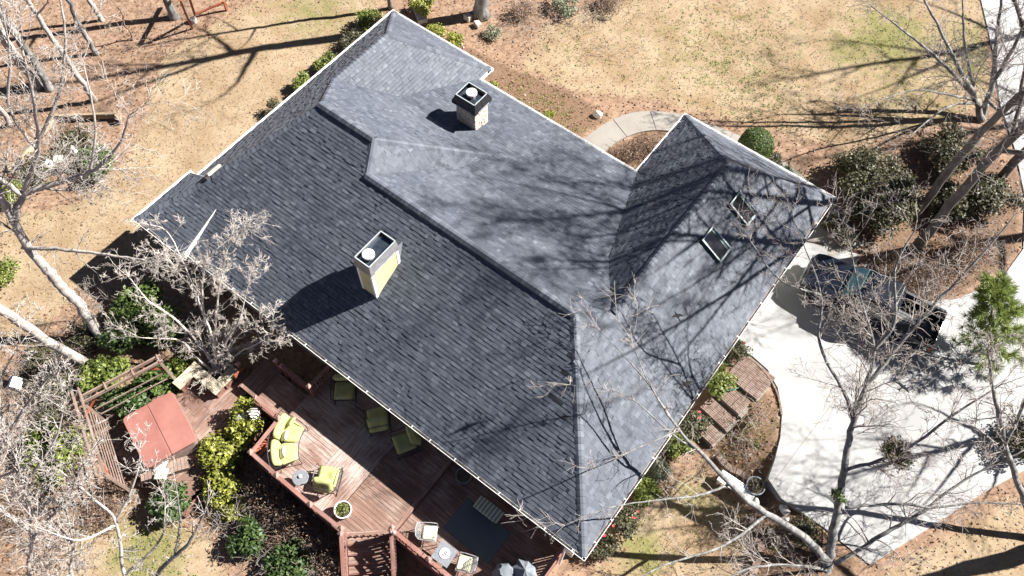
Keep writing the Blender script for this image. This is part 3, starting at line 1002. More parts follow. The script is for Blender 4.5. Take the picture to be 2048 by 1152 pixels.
def flue(parent, c, r, h, capr):
    mb = MB(); mb.lathe(c, [(r, -.2), (r, h), (r*.9, h)], 18, True); o = mb.build('flue_pipe', 'flue_pipe', parent, smooth=False)
    mb = MB(); mb.lathe((c[0], c[1], c[2]+h), [(r*1.05, .0), (capr, .02), (capr, .085), (capr*.96, .10), (capr*.5, .115), (.01, .12)], 22, False, True)
    mb.build('flue_cap', 'flue_metal', o)
def build_chimneys():
    rnd = random.Random(5)
    # clad chimney on the rear slope
    u0, u1, v0, v1 = 8.72, 9.35, 2.33, 3.57
    x0, x1, y0, y1 = u0*K, u1*K, v0*K, v1*K
    zb = SR*v0*K + Z0 - .25
    zt = 2.73*K + Z0
    mb = MB(); mb.box(((x0+x1)/2, (y0+y1)/2, (zb+zt)/2), (x1-x0, y1-y0, zt-zb))
    ch = mb.build('chimney', 'cream_siding', house)
    tag(ch, 'cream clad chimney with white corner boards and grey metal shroud')
    for cx, cy in ((x0, y0), (x1, y0), (x0, y1), (x1, y1)):
        t = MB()
        sx = 1 if cx == x0 else -1; sy = 1 if cy == y0 else -1
        t.box((cx + sx*.045 - sx*.012, cy - sy*.006, (zb+zt)/2 - .003), (.09, .024, zt-zb))
        t.box((cx - sx*.006, cy + sy*.053, (zb+zt)/2 - .003), (.024, .082, zt-zb))
        t.build('corner_board', 'white_trim', ch)
    # shroud
    def shroud(parent, x0, x1, y0, y1, z, flare, inw, h1, h2, mat, trim, zc=.04):
        cx, cy = (x0+x1)/2, (y0+y1)/2
        def ring(ox, z_): return [(x0-ox, y0-ox, z_), (x1+ox, y0-ox, z_), (x1+ox, y1+ox, z_), (x0-ox, y1+ox, z_)]
        m_ = MB()
        m_.loft([ring(flare*.5, z), ring(flare, z), ring(flare, z+h1), ring(inw, z+h1+h2), ring(inw-.03, z+h1+h2), ring(flare-.03, z+h1), ring(flare-.03, z+.03)], cap=False)
        sh = m_.build('chimney_shroud', mat, parent)
        rim = MB()
        for (a, b) in zip(ring(inw-.015, z+h1+h2+.008), ring(inw-.015, z+h1+h2+.008)[1:] + ring(inw-.015, z+h1+h2+.008)[:1]):
            rim.beam(a, b, .035, .012)
        rim.build('shroud_rim', trim, sh)
        sl_ = MB()   # bright drip edge along the foot of the shroud
        zz = z + .05
        sl_.box((cx, y0-flare-.006, zz), ((x1-x0)*.8, .01, .025)); sl_.box((x1+flare+.006, cy, zz), (.01, (y1-y0)*.8, .025))
        sl_.build('drip_edge', trim, sh)
        pl = MB(); pl.box((cx, cy, z+zc), (x1-x0-.05, y1-y0-.05, .05)); pl.build('chase_cover', 'chase_top', parent)
        return sh
    shroud(ch, x0, x1, y0, y1, zt, .05, .0, .10, .42, 'grey_metal', 'skylight_trim', .34)
    flue(ch, ((x0+x1)/2-.02, y0+.36, zt+.05), .14, .44, .215)
    cr = MB()   # cricket behind the chimney
    yb = y1 + .55; zc = SR*y1/K*K + Z0
    cr.add([(x0, y1, SR*y1+Z0+.02), (x1, y1, SR*y1+Z0+.02), ((x0+x1)/2, y1-.05, SR*y1+Z0+.30), ((x0+x1)/2, yb+.05, SR*yb+Z0+.05)], [(0, 2, 3), (2, 1, 3), (0, 1, 2)], .5)
    cr.build('cricket', 'shingle', ch)
    # stone chimney on the front slope
    u0, u1, v0, v1 = 6.30, 7.20, 10.2, 10.98
    x0, x1, y0, y1 = u0*K, u1*K, v0*K, v1*K
    zb = f_porch(np.array(u0), np.array(v1)); zb = float(zb)*K + Z0 - .12
    zt = 1.66*K + Z0
    mb = MB(); mb.box(((x0+x1)/2, (y0+y1)/2, (zb+zt)/2), (x1-x0-.07, y1-y0-.07, zt-zb))
    ch = mb.build('chimney', 'mortar', house)
    tag(ch, 'pale stone chimney with black metal shroud')
    def stones(ax, fixed, a0, a1, sgn):
        z = zb
        while z < zt-.02:
            h = rnd.uniform(.09, .17); h = min(h, zt-z)
            a = a0
            while a < a1-.01:
                l = rnd.uniform(.12, .30); l = min(l, a1-a)
                if a1-a-l < .08: l = a1-a
                d = .05 + rnd.uniform(0, .018)
                m_ = MB()
                c = (a+l/2, fixed + sgn*(d/2-.05), z+h/2) if ax == 'x' else (fixed + sgn*(d/2-.05), a+l/2, z+h/2)
                dim = (l-.014, d, h-.014) if ax == 'x' else (d, l-.014, h-.014)
                m_.box((0, 0, 0), dim)
                m_.build('stone', 'stone', ch, loc=c, bevel=.012, segs=1)
                a += l
            z += h
    stones('x', y0, x0, x1, -1); stones('y', x1, y0, y1, 1); stones('x', y1, x0, x1, 1); stones('y', x0, y0, y1, -1)
    shroud(ch, x0, x1, y0, y1, zt, .12, .0, .14, .30, 'black_metal', 'skylight_trim', .26)
    flue(ch, ((x0+x1)/2, (y0+y1)/2, zt+.05), .15, .40, .225)
    # plumbing stacks
build_chimneys()
# ------------------------------------------------------------------ timber deck
IR = Vector((.816, .578, 0)); IU = Vector((-.578, .816, 0))
def face_rz(f): return math.atan2(-f.x, f.y)
BOARD_CACHE = {}
def board(parent, c, L, w, th, along_y, mat, name='deck_board'):
    key = (round(L, 2), w, th, mat)
    if key not in BOARD_CACHE:
        mb = MB(); mb.box((0, 0, 0), (L, w, th))
        BOARD_CACHE[key] = mb.mesh(name, mat, bevel=.004, segs=1)
    return link(name, BOARD_CACHE[key], parent, c, (0, 0, math.pi/2 if along_y else 0))
def boards_x(parent, x0, x1, y0, y1, z, mat, lim=None, seed=0, split=True):
    rnd = random.Random(seed)
    w = .142; n = int((y1-y0)/.148)
    for i in range(n):
        y = y0 + .148*(i+.5)
        a, b = x0, x1
        if lim: a, b = lim(y, a, b)
        if b-a < .15: continue
        cuts = [a]
        if split and b-a > 2.2: cuts.append(round(a + (b-a)*rnd.uniform(.35, .65), 1))
        cuts.append(b)
        for p, q in zip(cuts, cuts[1:]):
            board(parent, ((p+q)/2, y, z-.015+rnd.uniform(-.002, .002)), q-p-.006, w, .03, False, mat)
def boards_y(parent, x0, x1, y0, y1, z, mat, lim=None, seed=0, split=True):
    rnd = random.Random(seed)
    w = .142; n = int((x1-x0)/.148)
    for i in range(n):
        x = x0 + .148*(i+.5)
        a, b = y0, y1
        if lim: a, b = lim(x, a, b)
        if b-a < .15: continue
        cuts = [a]
        if split and b-a > 2.4: cuts.append(round(a + (b-a)*rnd.uniform(.35, .65), 1))
        cuts.append(b)
        for p, q in zip(cuts, cuts[1:]):
            board(parent, (x, (p+q)/2, z-.015+rnd.uniform(-.002, .002)), q-p-.006, w, .03, True, mat)
POSTM = {}
def post(parent, x, y, z0, z1, mat='rail_wood', s=.105):
    key = round(z1-z0, 2)
    if key not in POSTM:
        mb = MB(); mb.box((0, 0, (z1-z0)/2), (s, s, z1-z0))
        cp = MB()
        cs = .085; h = z1-z0
        cp.add([(-cs, -cs, h), (cs, -cs, h), (cs, cs, h), (-cs, cs, h), (-cs, -cs, h+.03), (cs, -cs, h+.03), (cs, cs, h+.03), (-cs, cs, h+.03), (0, 0, h+.115)],
               [(3, 2, 1, 0), (0, 1, 5, 4), (1, 2, 6, 5), (2, 3, 7, 6), (3, 0, 4, 7), (4, 5, 8), (5, 6, 8), (6, 7, 8), (7, 4, 8)])
        POSTM[key] = (mb.mesh('railing_post', mat, bevel=.006, segs=1), cp.mesh('post_cap', 'cap_copper'))
    o = link('railing_post', POSTM[key][0], parent, (x, y, z0))
    link('post_cap', POSTM[key][1], o)
    return o
def rail(parent, a, b, w=.14, h=.035, mat='rail_wood', name='top_rail'):
    a = Vector(a); b = Vector(b)
    mb = MB(); d = b-a
    L = d.length
    mb.box((0, 0, 0), (L, w, h))
    o = mb.build(name, mat, parent, (a+b)/2, bevel=.005, segs=1)
    o.rotation_euler = (0, -math.asin(d.z/L), math.atan2(d.y, d.x))
    return o
BALM = {}
def balusters(parent, a, b, h, step=.13):
    a = Vector(a); b = Vector(b)
    if round(h, 2) not in BALM:
        mb = MB(); mb.box((0, 0, h/2), (.038, .038, h))
        BALM[round(h, 2)] = mb.mesh('baluster', 'rail_wood')
    n = int((b-a).length/step)
    for i in range(1, n):
        link('baluster', BALM[round(h, 2)], parent, a + (b-a)*i/n)
DZ = 1.10; DR = .93; DL = .74; SPA = .37
def run(parent, a, b, z, full=True, h=.90):
    a = (a[0], a[1]); b = (b[0], b[1])
    rail(parent, (a[0], a[1], z+h+.035), (b[0], b[1], z+h+.035))
    rail(parent, (a[0], a[1], z+h-.06), (b[0], b[1], z+h-.06), .04, .09, name='upper_rail')
    rail(parent, (a[0], a[1], z+.12), (b[0], b[1], z+.12), .04, .09, name='lower_rail')
    balusters(parent, (a[0], a[1], z+.16), (b[0], b[1], z+.16), h-.26)

deck = empty('timber_deck', (9.5, -4, 0), 0, 'brown weathered timber deck with pyramid capped railing behind the house', 'deck')
deck.location = (0, 0, 0)
def build_deck():
    cut = lambda x: (-4.05 + (x-13.82)*(1.1/1.28)) if x > 13.82 else -4.05
    limx = lambda y, a, b: (a if y > -2.5 else max(a, 9.56), b if y > -2.95 else min(b, 13.82 + (y+4.05)*(1.28/1.1)))
    boards_x(deck, 9.22, 11.55, -3.92, .42, DZ, 'deck_wood_worn', limx, 1)
    boards_y(deck, 11.56, 13.05, -3.92, .42, DZ, 'deck_wood_worn', None, 2)
    boards_x(deck, 13.06, 14.95, -3.92, .42, DZ, 'deck_wood', limx, 3)
    # border boards
    for a, b in (((9.56, -3.99), (13.75, -3.99)), ((13.80, -3.96), (15.02, -2.92)), ((15.01, -2.85), (15.01, .42))):
        rail(deck, (a[0], a[1], DZ-.012), (b[0], b[1], DZ-.012), .13, .03, 'deck_wood', 'border_board')
    boards_x(deck, 15.10, 20.0, -2.95, .42, DR, 'deck_wood', None, 4)
    boards_x(deck, 7.72, 9.18, -2.42, -.95, DR, 'deck_wood', None, 5)
    boards_y(deck, 6.75, 7.68, -2.35, -.95, DL, 'deck_wood', None, 6)
    # skirts and risers
    sk = MB()
    for a, b, z in (((9.5, -4.05), (13.82, -4.05), DZ), ((9.5, -4.05), (9.5, -2.5), DZ), ((15.08, -3.0), (20.05, -3.0), DR), ((20.05, -3.0), (20.05, .4), DR), ((7.7, -2.47), (9.45, -2.47), DR), ((13.82, -4.05), (15.08, -2.98), DZ)):
        sk.beam((a[0], a[1], (z-.03)/2-.1), (b[0], b[1], (z-.03)/2-.1), .035, z-.03+.15)
    sk.build('deck_skirt', 'rail_wood', deck)
    ri = MB()
    ri.beam((15.07, -2.95, 1.0), (15.07, .4, 1.0), .03, .13)
    ri.beam((9.2, -2.45, 1.0), (9.2, .4, 1.0), .03, .13)
    ri.beam((7.70, -2.4, .82), (7.70, -.95, .82), .03, .13)
    ri.beam((6.73, -2.4, .55), (6.73, -.95, .55), .03, .33)
    ri.build('step_riser', 'rail_wood', deck)
    zr = DZ+.90
    for x, y, z in ((9.55, -3.99, DZ), (10.86, -4.02, DZ), (12.46, -4.04, DZ), (13.84, -4.0, DZ), (15.14, -2.94, DZ), (9.43, -.98, DZ), (9.43, -2.52, DZ), (16.75, -2.97, DR), (18.4, -2.97, DR), (20.0, -2.97, DR), (20.02, .2, DR)):
        post(deck, x, y, z-.25, z+1.0)
    for x, y in ((8.10, -2.44), (7.62, -.95), (7.95, -.97)):
        post(deck, x, y, DL-.3, DL+1.05)
    run(deck, (9.55, -3.99), (10.86, -4.02), DZ); run(deck, (10.86, -4.02), (12.46, -4.04), DZ); run(deck, (12.46, -4.04), (13.84, -4.0), DZ)
    run(deck, (9.43, -2.52), (8.10, -2.44), DR-.02); run(deck, (7.95, -.97), (9.43, -.98), DR); run(deck, (9.43, -.98), (9.43, .38), DZ)
    run(deck, (15.14, -2.97), (16.75, -2.97), DR); run(deck, (16.75, -2.97), (18.4, -2.97), DR); run(deck, (18.4, -2.97), (20.0, -2.97), DR); run(deck, (20.0, -2.97), (20.02, .2), DR)
    # sunburst panel in the left end railing
    a = Vector((9.55, -3.94, 0)); b = Vector((9.44, -2.58, 0))
    rail(deck, (a.x, a.y, DZ+.935), (b.x, b.y, DZ+.935))
    rail(deck, (a.x, a.y, DZ+.12), (b.x, b.y, DZ+.12), .04, .09, name='lower_rail')
    mid = (a+b)/2
    for k in range(11):
        t = -1 + 2*k/10
        top = mid + (b-a)*.5*max(-.93, min(.93, t*1.25)); zt = DZ + (.86 if abs(t) < .75 else .86 - (abs(t)-.75)*2.2)
        m_ = MB(); m_.beam((mid.x, mid.y, DZ+.16), (top.x, top.y, zt), .035, .07, (1, 0, 0))
        m_.build('sunburst_slat', 'red_wood', deck)
build_deck()

stairs = empty('deck_stairs', (14.45, -3.48, 0), 0, 'brown timber stairs with slatted railings leading down off the deck', 'stairs')
def build_stairs():
    d = Vector((.66, -.751, 0)); s_ = Vector((.751, .66, 0))
    rz = math.atan2(s_.y, s_.x)
    n = 8; rise = .165; tread = .29
    for i in range(n):
        c = d*(tread*(i+.5)) + Vector((0, 0, DZ - rise*(i+1)))
        for k in (-.5, .5):
            m_ = MB(); m_.box((0, 0, 0), (1.56, tread/2-.006, .035))
            o = m_.build('tread_board', 'deck_wood', stairs, c + d*(k*tread/2), bevel=.004, segs=1); o.rotation_euler = (0, 0, rz)
        m_ = MB(); m_.box((0, 0, 0), (1.56, .02, rise-.04)); o = m_.build('riser', 'rail_wood', stairs, c - d*(tread/2-.012) + Vector((0, 0, .1-.02))); o.rotation_euler = (0, 0, rz)
    for sg in (-1, 1):
        e = s_*sg*.83
        a = e + d*.12; b = e + d*(tread*n)
        za, zb = DZ, DZ - rise*n
        o = link('railing_post', POSTM[round(1.25, 2)][0], stairs, a + Vector((0, 0, za-.3))); link('post_cap', POSTM[round(1.25, 2)][1], o)
        m_ = MB(); m_.beam(a + Vector((0, 0, za-.15)), b + Vector((0, 0, zb-.05)), .05, .28); m_.build('stringer', 'rail_wood', stairs)
        rail(stairs, a + Vector((0, 0, za+.86)), b + Vector((0, 0, zb+.86)))
        for zz in (.16, .78):
            rail(stairs, a + Vector((0, 0, za+zz)), b + Vector((0, 0, zb+zz)), .04, .08, name='side_rail')
        m = 18
        if .62 not in BALM:
            mb = MB(); mb.box((0, 0, .31), (.038, .038, .62)); BALM[.62] = mb.mesh('baluster', 'rail_wood')
        for k in range(1, m):
            link('baluster', BALM[.62], stairs, a + (b-a)*k/m + Vector((0, 0, za + (zb-za)*k/m + .16)))
        o = link('railing_post', POSTM[1.25][0], stairs, b + Vector((0, 0, zb-.2))); link('post_cap', POSTM[1.25][1], o)
build_stairs()

spa = empty('spa_deck', (0, 0, 0), 0, 'low brown timber platform around the hot tub', 'deck')
def build_spa_deck():
    lim = lambda x, a, b: (a, b if x < 7.0 else -2.6)
    boards_y(spa, 4.35, 8.45, -6.95, -1.75, SPA, 'deck_wood', lim, 8)
    m_ = MB()
    for a, b in (((4.33, -6.97), (8.48, -6.97)), ((8.48, -6.97), (8.48, -2.6)), ((4.33, -6.97), (4.33, -1.73)), ((4.33, -1.73), (7.0, -1.73))):
        m_.beam((a[0], a[1], .05), (b[0], b[1], .05), .035, .58)
    m_.build('deck_skirt', 'rail_wood', spa)
build_spa_deck()

def rounded_rect(w, d, r, n=5):
    p = []
    for cx, cy, a0 in ((w/2-r, d/2-r, 0), (-w/2+r, d/2-r, 90), (-w/2+r, -d/2+r, 180), (w/2-r, -d/2+r, 270)):
        for k in range(n+1):
            a = R(a0 + 90*k/n)
            p.append((cx + r*math.cos(a), cy + r*math.sin(a)))
    return p
def build_hot_tub():
    t = empty('hot_tub', (5.96, -5.34, SPA), R(-18.5), 'square hot tub under a folded brick red vinyl cover', 'hot tub')
    m_ = MB(); m_.prism(rounded_rect(2.16, 1.82, .16), 0, .80); m_.build('cabinet', 'tub_side', t)
    for sg in (-1, 1):
        full = rounded_rect(2.28, 1.94, .17)
        poly = [(x, y) for x, y in full if y*sg > 0]
        if sg > 0: poly = [(1.14, .008)] + poly + [(-1.14, .008)]
        else: poly = [(-1.14, -.008)] + poly + [(1.14, -.008)]
        m_ = MB()
        n = len(poly)
        vs = [(x, y, .80) for x, y in poly] + [(x, y, .80 + (.11 if abs(y) < .05 else .085)) for x, y in poly]
        m_.add(vs, [tuple(range(n-1, -1, -1)), tuple(range(n, 2*n))] + [(i, (i+1) % n, n+(i+1) % n, n+i) for i in range(n)])
        p = m_.build('cover_panel', 'tub_cover', t, bevel=.02, segs=2)
        for x in (-.7, .7):
            s_ = MB(); s_.box((x, sg*.985, .74), (.05, .012, .2)); s_.build('strap', 'tub_cover', p)
build_hot_tub()

def build_garden_bench():
    t = empty('garden_bench', (0, 0, SPA), 0, 'zigzag bench with pale bleached plank top beside the hot tub', 'bench')
    zt = .45
    segs = [((4.70, -3.80, 5.00, -2.70)), ((5.0, -2.99, 5.18, -2.70)), ((5.18, -3.17, 5.98, -2.72)), ((5.98, -3.17, 6.36, -1.95))]
    parts = [(4.70, -3.82, 5.15, -2.70), (5.155, -3.17, 6.36, -2.715), (5.93, -2.71, 6.36, -1.95)]
    for (x0, y0, x1, y1) in parts:
        lx = x1-x0 > y1-y0
        n = 3
        for k in range(n):
            m_ = MB()
            if lx:
                w = (y1-y0)/n
                m_.box((0, 0, 0), (x1-x0, w-.006, .04)); c = ((x0+x1)/2, y0+w*(k+.5), zt)
                m_.build('seat_plank', 'bench_wood', t, c, bevel=.004, segs=1)
            else:
                w = (x1-x0)/n
                m_.box((0, 0, 0), (y1-y0, w-.006, .04)); c = (x0+w*(k+.5), (y0+y1)/2, zt)
                m_.build('seat_plank', 'bench_wood', t, c, (0, 0, math.pi/2), bevel=.004, segs=1)
        b = MB(); b.box(((x0+x1)/2, (y0+y1)/2, zt/2-.02), (x1-x0-.08, y1-y0-.08, zt-.06)); b.build('bench_base', 'rail_wood', t)
    p = post(t, 6.30, -1.82, 0, .85)
    m_ = MB(); m_.box((6.42, -2.0, .52), (.05, .45, .2)); m_.build('end_board', 'red_wood', t)
build_garden_bench()

def build_slat_step():
    t = empty('slatted_step', (6.93, -6.22, SPA), R(55), 'slatted grey wooden step bench beside the hot tub', 'bench')
    for k in range(13):
        m_ = MB(); m_.box((-.84 + .13*(k+.5), 0, .30), (.115, .46, .03)); m_.build('slat', 'old_wood', t)
    for s_ in (-1, 1):
        m_ = MB(); m_.box((0, s_*.2, .14), (1.66, .04, .28)); m_.build('side_board', 'old_wood', t)
build_slat_step()
def pillow(x, y, z, rz, s, mat, label, rx=0, ry=0):
    me = cushion_mesh('pillow', s, s, .16, mat, 12, .07, 0, 3)
    o = link('throw_pillow', me, None, (x, y, z), (rx, ry, rz))
    return tag(o, label, 'pillow', 'throw pillows')
pillow(6.72, -6.22, .78, R(20), .58, 'white_fabric', 'white throw pillow on the slatted step beside the hot tub', R(8), R(-6))
pillow(7.02, -6.42, .74, R(38), .46, 'cream_fabric', 'cream throw pillow leaning on the white one by the hot tub', R(-8), R(8))

def build_pergola():
    t = empty('pergola', (0, 0, 0), 0, 'weathered brown corner pergola of doubled beams by the hot tub', 'pergola')
    z = 2.6
    def beam(a, b, w=.05, h=.16, nm='beam', zz=z):
        a = Vector((a[0], a[1], zz)); b = Vector((b[0], b[1], zz))
        rail(t, a, b, w, h, 'old_wood', nm)
    c0 = Vector((3.72, -6.35))
    d1 = Vector((1.08, 3.11)).normalized(); n1 = Vector((-d1.y, d1.x))
    d2 = Vector((3.03, -1.38)).normalized(); n2 = Vector((-d2.y, d2.x))
    for o in (-.12, .12):
        a = c0 - d1*.42 + n1*o; b = c0 + d1*3.0 + n1*o
        beam(a, b)
        a = c0 - d2*.40 + n2*o; b = c0 + d2*3.05 + n2*o
        beam(a, b, zz=z+.165)
    for d in (0.0, .95, 1.95, 2.9):
        p = c0 + d1*d
        m_ = MB(); m_.box((p.x, p.y, z+.10), (.34, .05, .03), math.atan2(n1.y, n1.x)); m_.build('spacer_block', 'old_wood', t)
    for p in (c0, c0 + d1*2.85, c0 + d2*2.85):
        m_ = MB(); m_.box((p.x, p.y, 1.2), (.11, .11, 2.65)); m_.build('pergola_post', 'old_wood', t, bevel=.006, segs=1)
    for p, d in ((c0, d1), (c0, d2), (c0 + d1*2.85, -d1), (c0 + d2*2.85, -d2)):
        m_ = MB(); m_.beam((p.x, p.y, 1.85), (p.x + d.x*.6, p.y + d.y*.6, 2.52), .05, .1); m_.build('knee_brace', 'red_wood', t)
    for k in range(6):     # open slatted screen below the second beam
        zz = .55 + k*.28
        beam(c0 + d2*.1, c0 + d2*2.8, .03, .07, 'screen_slat', zz)
    for k in range(3):
        zz = .6 + k*.5
        beam(c0 + d1*.1, c0 + d1*2.8, .03, .07, 'screen_slat', zz)
build_pergola()

# ------------------------------------------------------------------ deck furniture
def frame_tube(mb, pts, r=.012, n=6): mb.tube(pts, r, n)
def deep_chair(loc, f, label, side=1):
    t = empty('patio_chair', loc, face_rz(f), label, 'chair', 'lime cushioned patio chairs')
    t.scale = (1.15, 1.15, 1.1)
    link('seat_cushion', cushion_mesh('seat_cushion', .62, .62, .20, 'lime_fabric', 12, 0, .25, 6), t, (0, .04, .40), (R(4), 0, 0))
    b = link('back_cushion', cushion_mesh('back_cushion', .62, .62, .22, 'lime_fabric', 12, 0, .28, 5), t, (0, -.30, .69), (R(68), 0, 0))
    m_ = MB(); m_.lathe((0, 0, 0), [(.0, .0), (.03, .0), (.028, .04), (.0, .05)], 10); m_.build('button', 'lime_fabric', b, (0, 0, .06))
    m_ = MB()
    m_.tube([(-.36, .34, .29), (.36, .34, .29), (.36, -.28, .29), (-.36, -.28, .29), (-.36, .34, .29)], .014, 6)
    m_.build('seat_frame', 'iron', t)
    m_ = MB()
    m_.tube([(-.34, -.28, .29), (-.35, -.42, .66), (-.30, -.48, .95), (0, -.50, 1.0), (.30, -.48, .95), (.35, -.42, .66), (.34, -.28, .29)], .014, 6)
    for x in (-.2, -.1, 0, .1, .2): m_.tube([(x, -.28, .29), (x, -.42, .66), (x, -.48, .97)], .007, 5)
    m_.build('back_frame', 'iron', t)
    for s_ in (-1, 1):
        m_ = MB(); m_.tube([(s_*.36, .34, .29), (s_*.39, .36, .52), (s_*.39, .28, .60), (s_*.39, -.1, .61), (s_*.37, -.38, .60)], .014, 6)
        m_.build('armrest', 'iron', t)
        m_ = MB(); m_.tube([(s_*.33, .40, .02), (s_*.34, .1, .015), (s_*.33, -.42, .02), (s_*.33, -.30, .1), (s_*.33, -.25, .29)], .014, 6)
        m_.build('rocker_leg', 'iron', t)
        m_ = MB(); m_.tube([(s_*.33, .34, .29), (s_*.33, .38, .02)], .013, 6); m_.build('leg', 'iron', t)
    return t
deep_chair((10.30, -.18, DZ), (-IU*.98 + IR*.08).normalized(), 'lime green cushioned patio chair nearest the railed deck corner, under the eave')
deep_chair((12.02, -.27, DZ), (IU*.95 - IR*.25).normalized(), 'middle one of three lime green patio chairs in the eave shade')
deep_chair((13.40, -.33, DZ), (-IR*.90 - IU*.42).normalized(), 'lime green patio chair turned sideways, rightmost of three in the shade')
deep_chair((12.10, -2.98, DZ), (IU*.97 + IR*.12).normalized(), 'sunlit lime patio chair beside the small round table')
def build_sofa():
    t = empty('curved_sofa', (10.12, -2.88, DZ), face_rz((IR*.97 - IU*.02).normalized()), 'curved two seat outdoor sofa with lime cushions in the sun', 'sofa')
    rc = 1.75       # arc centre lies in front of the sofa (+y)
    cy = rc - .10
    def arc_cushion(name, a0, a1, r0, r1, z0, z1, tilt=0):
        n = 12; mb = MB(); rings = []
        for i in range(n+1):
            s_ = i/n; a = a0 + (a1-a0)*s_
            e = 1 - .5*abs(2*s_-1)**10
            prof = []
            for k in range(12):
                an = 2*math.pi*k/12
                cx = math.copysign(abs(math.cos(an))**.5, math.cos(an)); cz = math.copysign(abs(math.sin(an))**.5, math.sin(an))
                r = (r0+r1)/2 + cx*(r1-r0)/2*e + tilt*(cz+1)/2
                z = (z0+z1)/2 + cz*(z1-z0)/2*e
                prof.append((r*math.sin(a), cy - r*math.cos(a), z))
            rings.append(prof)
        mb.loft(rings)
        return mb.build(name, 'lime_fabric', t, smooth=True)
    A = .47
    for s_ in (-1, 1):
        a0, a1 = (.012, A) if s_ > 0 else (-A, -.012)
        arc_cushion('seat_cushion', a0, a1, 1.32, 1.98, .30, .47)
        arc_cushion('back_cushion', a0, a1, 1.86, 2.06, .44, .90, .14)
    m_ = MB()
    m_.tube([((2.25)*math.sin(a), cy-2.25*math.cos(a), .92) for a in np.linspace(-A-.04, A+.04, 14)], .016, 6)
    for a in np.linspace(-A, A, 13): m_.tube([(2.06*math.sin(a), cy-2.06*math.cos(a), .28), (2.25*math.sin(a), cy-2.25*math.cos(a), .92)], .008, 5)
    m_.build('back_frame', 'iron', t)
    m_ = MB()
    for r in (1.32, 2.02): m_.tube([(r*math.sin(a), cy-r*math.cos(a), .28) for a in np.linspace(-A, A, 14)], .016, 6)
    m_.build('seat_frame', 'iron', t)
    for s_ in (-1, 1):
        a = s_*(A+.03); ur = Vector((math.sin(a), -math.cos(a), 0)); c = Vector((0, cy, 0))
        m_ = MB(); m_.tube([c+ur*1.30+Vector((0, 0, .0)), c+ur*1.30+Vector((0, 0, .56)), c+ur*1.45+Vector((0, 0, .62)), c+ur*2.2+Vector((0, 0, .62))], .015, 6); m_.build('armrest', 'iron', t)
        m_ = MB(); m_.tube([c+ur*2.02+Vector((0, 0, .3)), c+ur*2.08+Vector((0, 0, 0))], .015, 6); m_.build('leg', 'iron', t)
    for i, (a, r, rz, s_, mt) in enumerate(((.26, 1.80, .5, .42, 'cream_fabric'), (-.10, 1.78, -.2, .40, 'cream_fabric'), (-.40, 1.80, -.6, .40, 'lime_fabric'))):
        p = Vector((r*math.sin(a), cy-r*math.cos(a), .64))
        w = t.matrix_basis @ p
        txt = ('cream pillow at the upper end of the curved sofa', 'cream pillow in the middle of the curved sofa', 'lime pillow at the lower end of the curved sofa')[i]
        pillow(w.x, w.y, w.z, t.rotation_euler.z + a, s_, mt, txt, R(52))
build_sofa()
def build_round_table():
    t = empty('side_table', (11.38, -3.55, DZ), 0, 'small round slate grey side table by the railing', 'table')
    m_ = MB(); m_.lathe((0, 0, .50), [(.0, 0), (.27, 0), (.285, .012), (.285, .028), (.27, .036), (0, .036)], 28); m_.build('table_top', 'slate_top', t)
    for k in range(3):
        a = 2*math.pi*k/3+.4
        m_ = MB(); m_.tube([(.2*math.cos(a), .2*math.sin(a), .5), (.13*math.cos(a), .13*math.sin(a), .25), (.27*math.cos(a), .27*math.sin(a), 0)], .011, 6); m_.build('leg', 'iron', t)
    m_ = MB(); m_.lathe((11.36, -3.52, DZ+.537), [(0, 0), (.05, 0), (.062, .06), (.05, .07), (.0, .075)], 12); tag(m_.build('candle_jar', 'cream_fabric'), 'small cream candle on the round side table', 'candle')
build_round_table()
def planter(loc, r, h, mat, label, leaf, n, lh=.16, seed=0):
    t = empty('plant_pot', loc, 0, label, 'planter')
    m_ = MB(); m_.lathe((0, 0, 0), [(r*.68, 0), (r*.75, .02), (r*.95, h*.8), (r*1.06, h*.84), (r*1.06, h), (r*.93, h), (r*.88, h*.86)], 28, False, True); m_.build('pot', mat, t, smooth=False)
    m_ = MB(); m_.lathe((0, 0, h*.86), [(0, .01), (r*.5, .008), (r*.9, 0)], 24); m_.build('soil', 'potting_soil', t)
    if leaf:
        rn = np.random.default_rng(seed); m_ = MB()
        for i in range(n):
            a = rn.uniform(0, 6.28); q = r*.8*math.sqrt(rn.uniform()); z = h*.9 + rn.uniform(0, lh)
            leaf_quad(m_, (q*math.cos(a), q*math.sin(a), z), rn.normal(size=3)+np.array([0, 0, .8]), rn.uniform(.03, .06), rn)
        m_.build('leaves', leaf, t)
    return t
def leaf_quad(mb, p, nrm, s, rn, asp=1.7):
    nrm = np.asarray(nrm, float); nrm /= np.linalg.norm(nrm)+1e-9
    a = np.cross(nrm, rn.normal(size=3)); a /= np.linalg.norm(a)+1e-9
    b = np.cross(nrm, a)
    p = np.asarray(p, float)
    mb.add([p - a*s*asp*.5, p + b*s*.5, p + a*s*asp*.5, p - b*s*.5], [(0, 1, 2, 3)], float(rn.beta(2.2, 2.6)))
planter((13.28, -3.46, DZ), .29, .46, 'pot_white', 'white round pot of small green plants on the sunny deck', 'leaf_spring', 160, .12, 3)
planter((15.78, .02, DR), .28, .50, 'pot_dark', 'dark glazed round pot in the eave shade', None, 0)
def build_rug():
    m_ = MB(); m_.box((0, 0, 0), (1.97, 1.31, .012))
    o = m_.build('outdoor_rug', 'rug', None, (17.27, -1.10, DR+.010))
    tag(o, 'dark blue outdoor rug with faint concentric rings on the deck', 'rug')
build_rug()
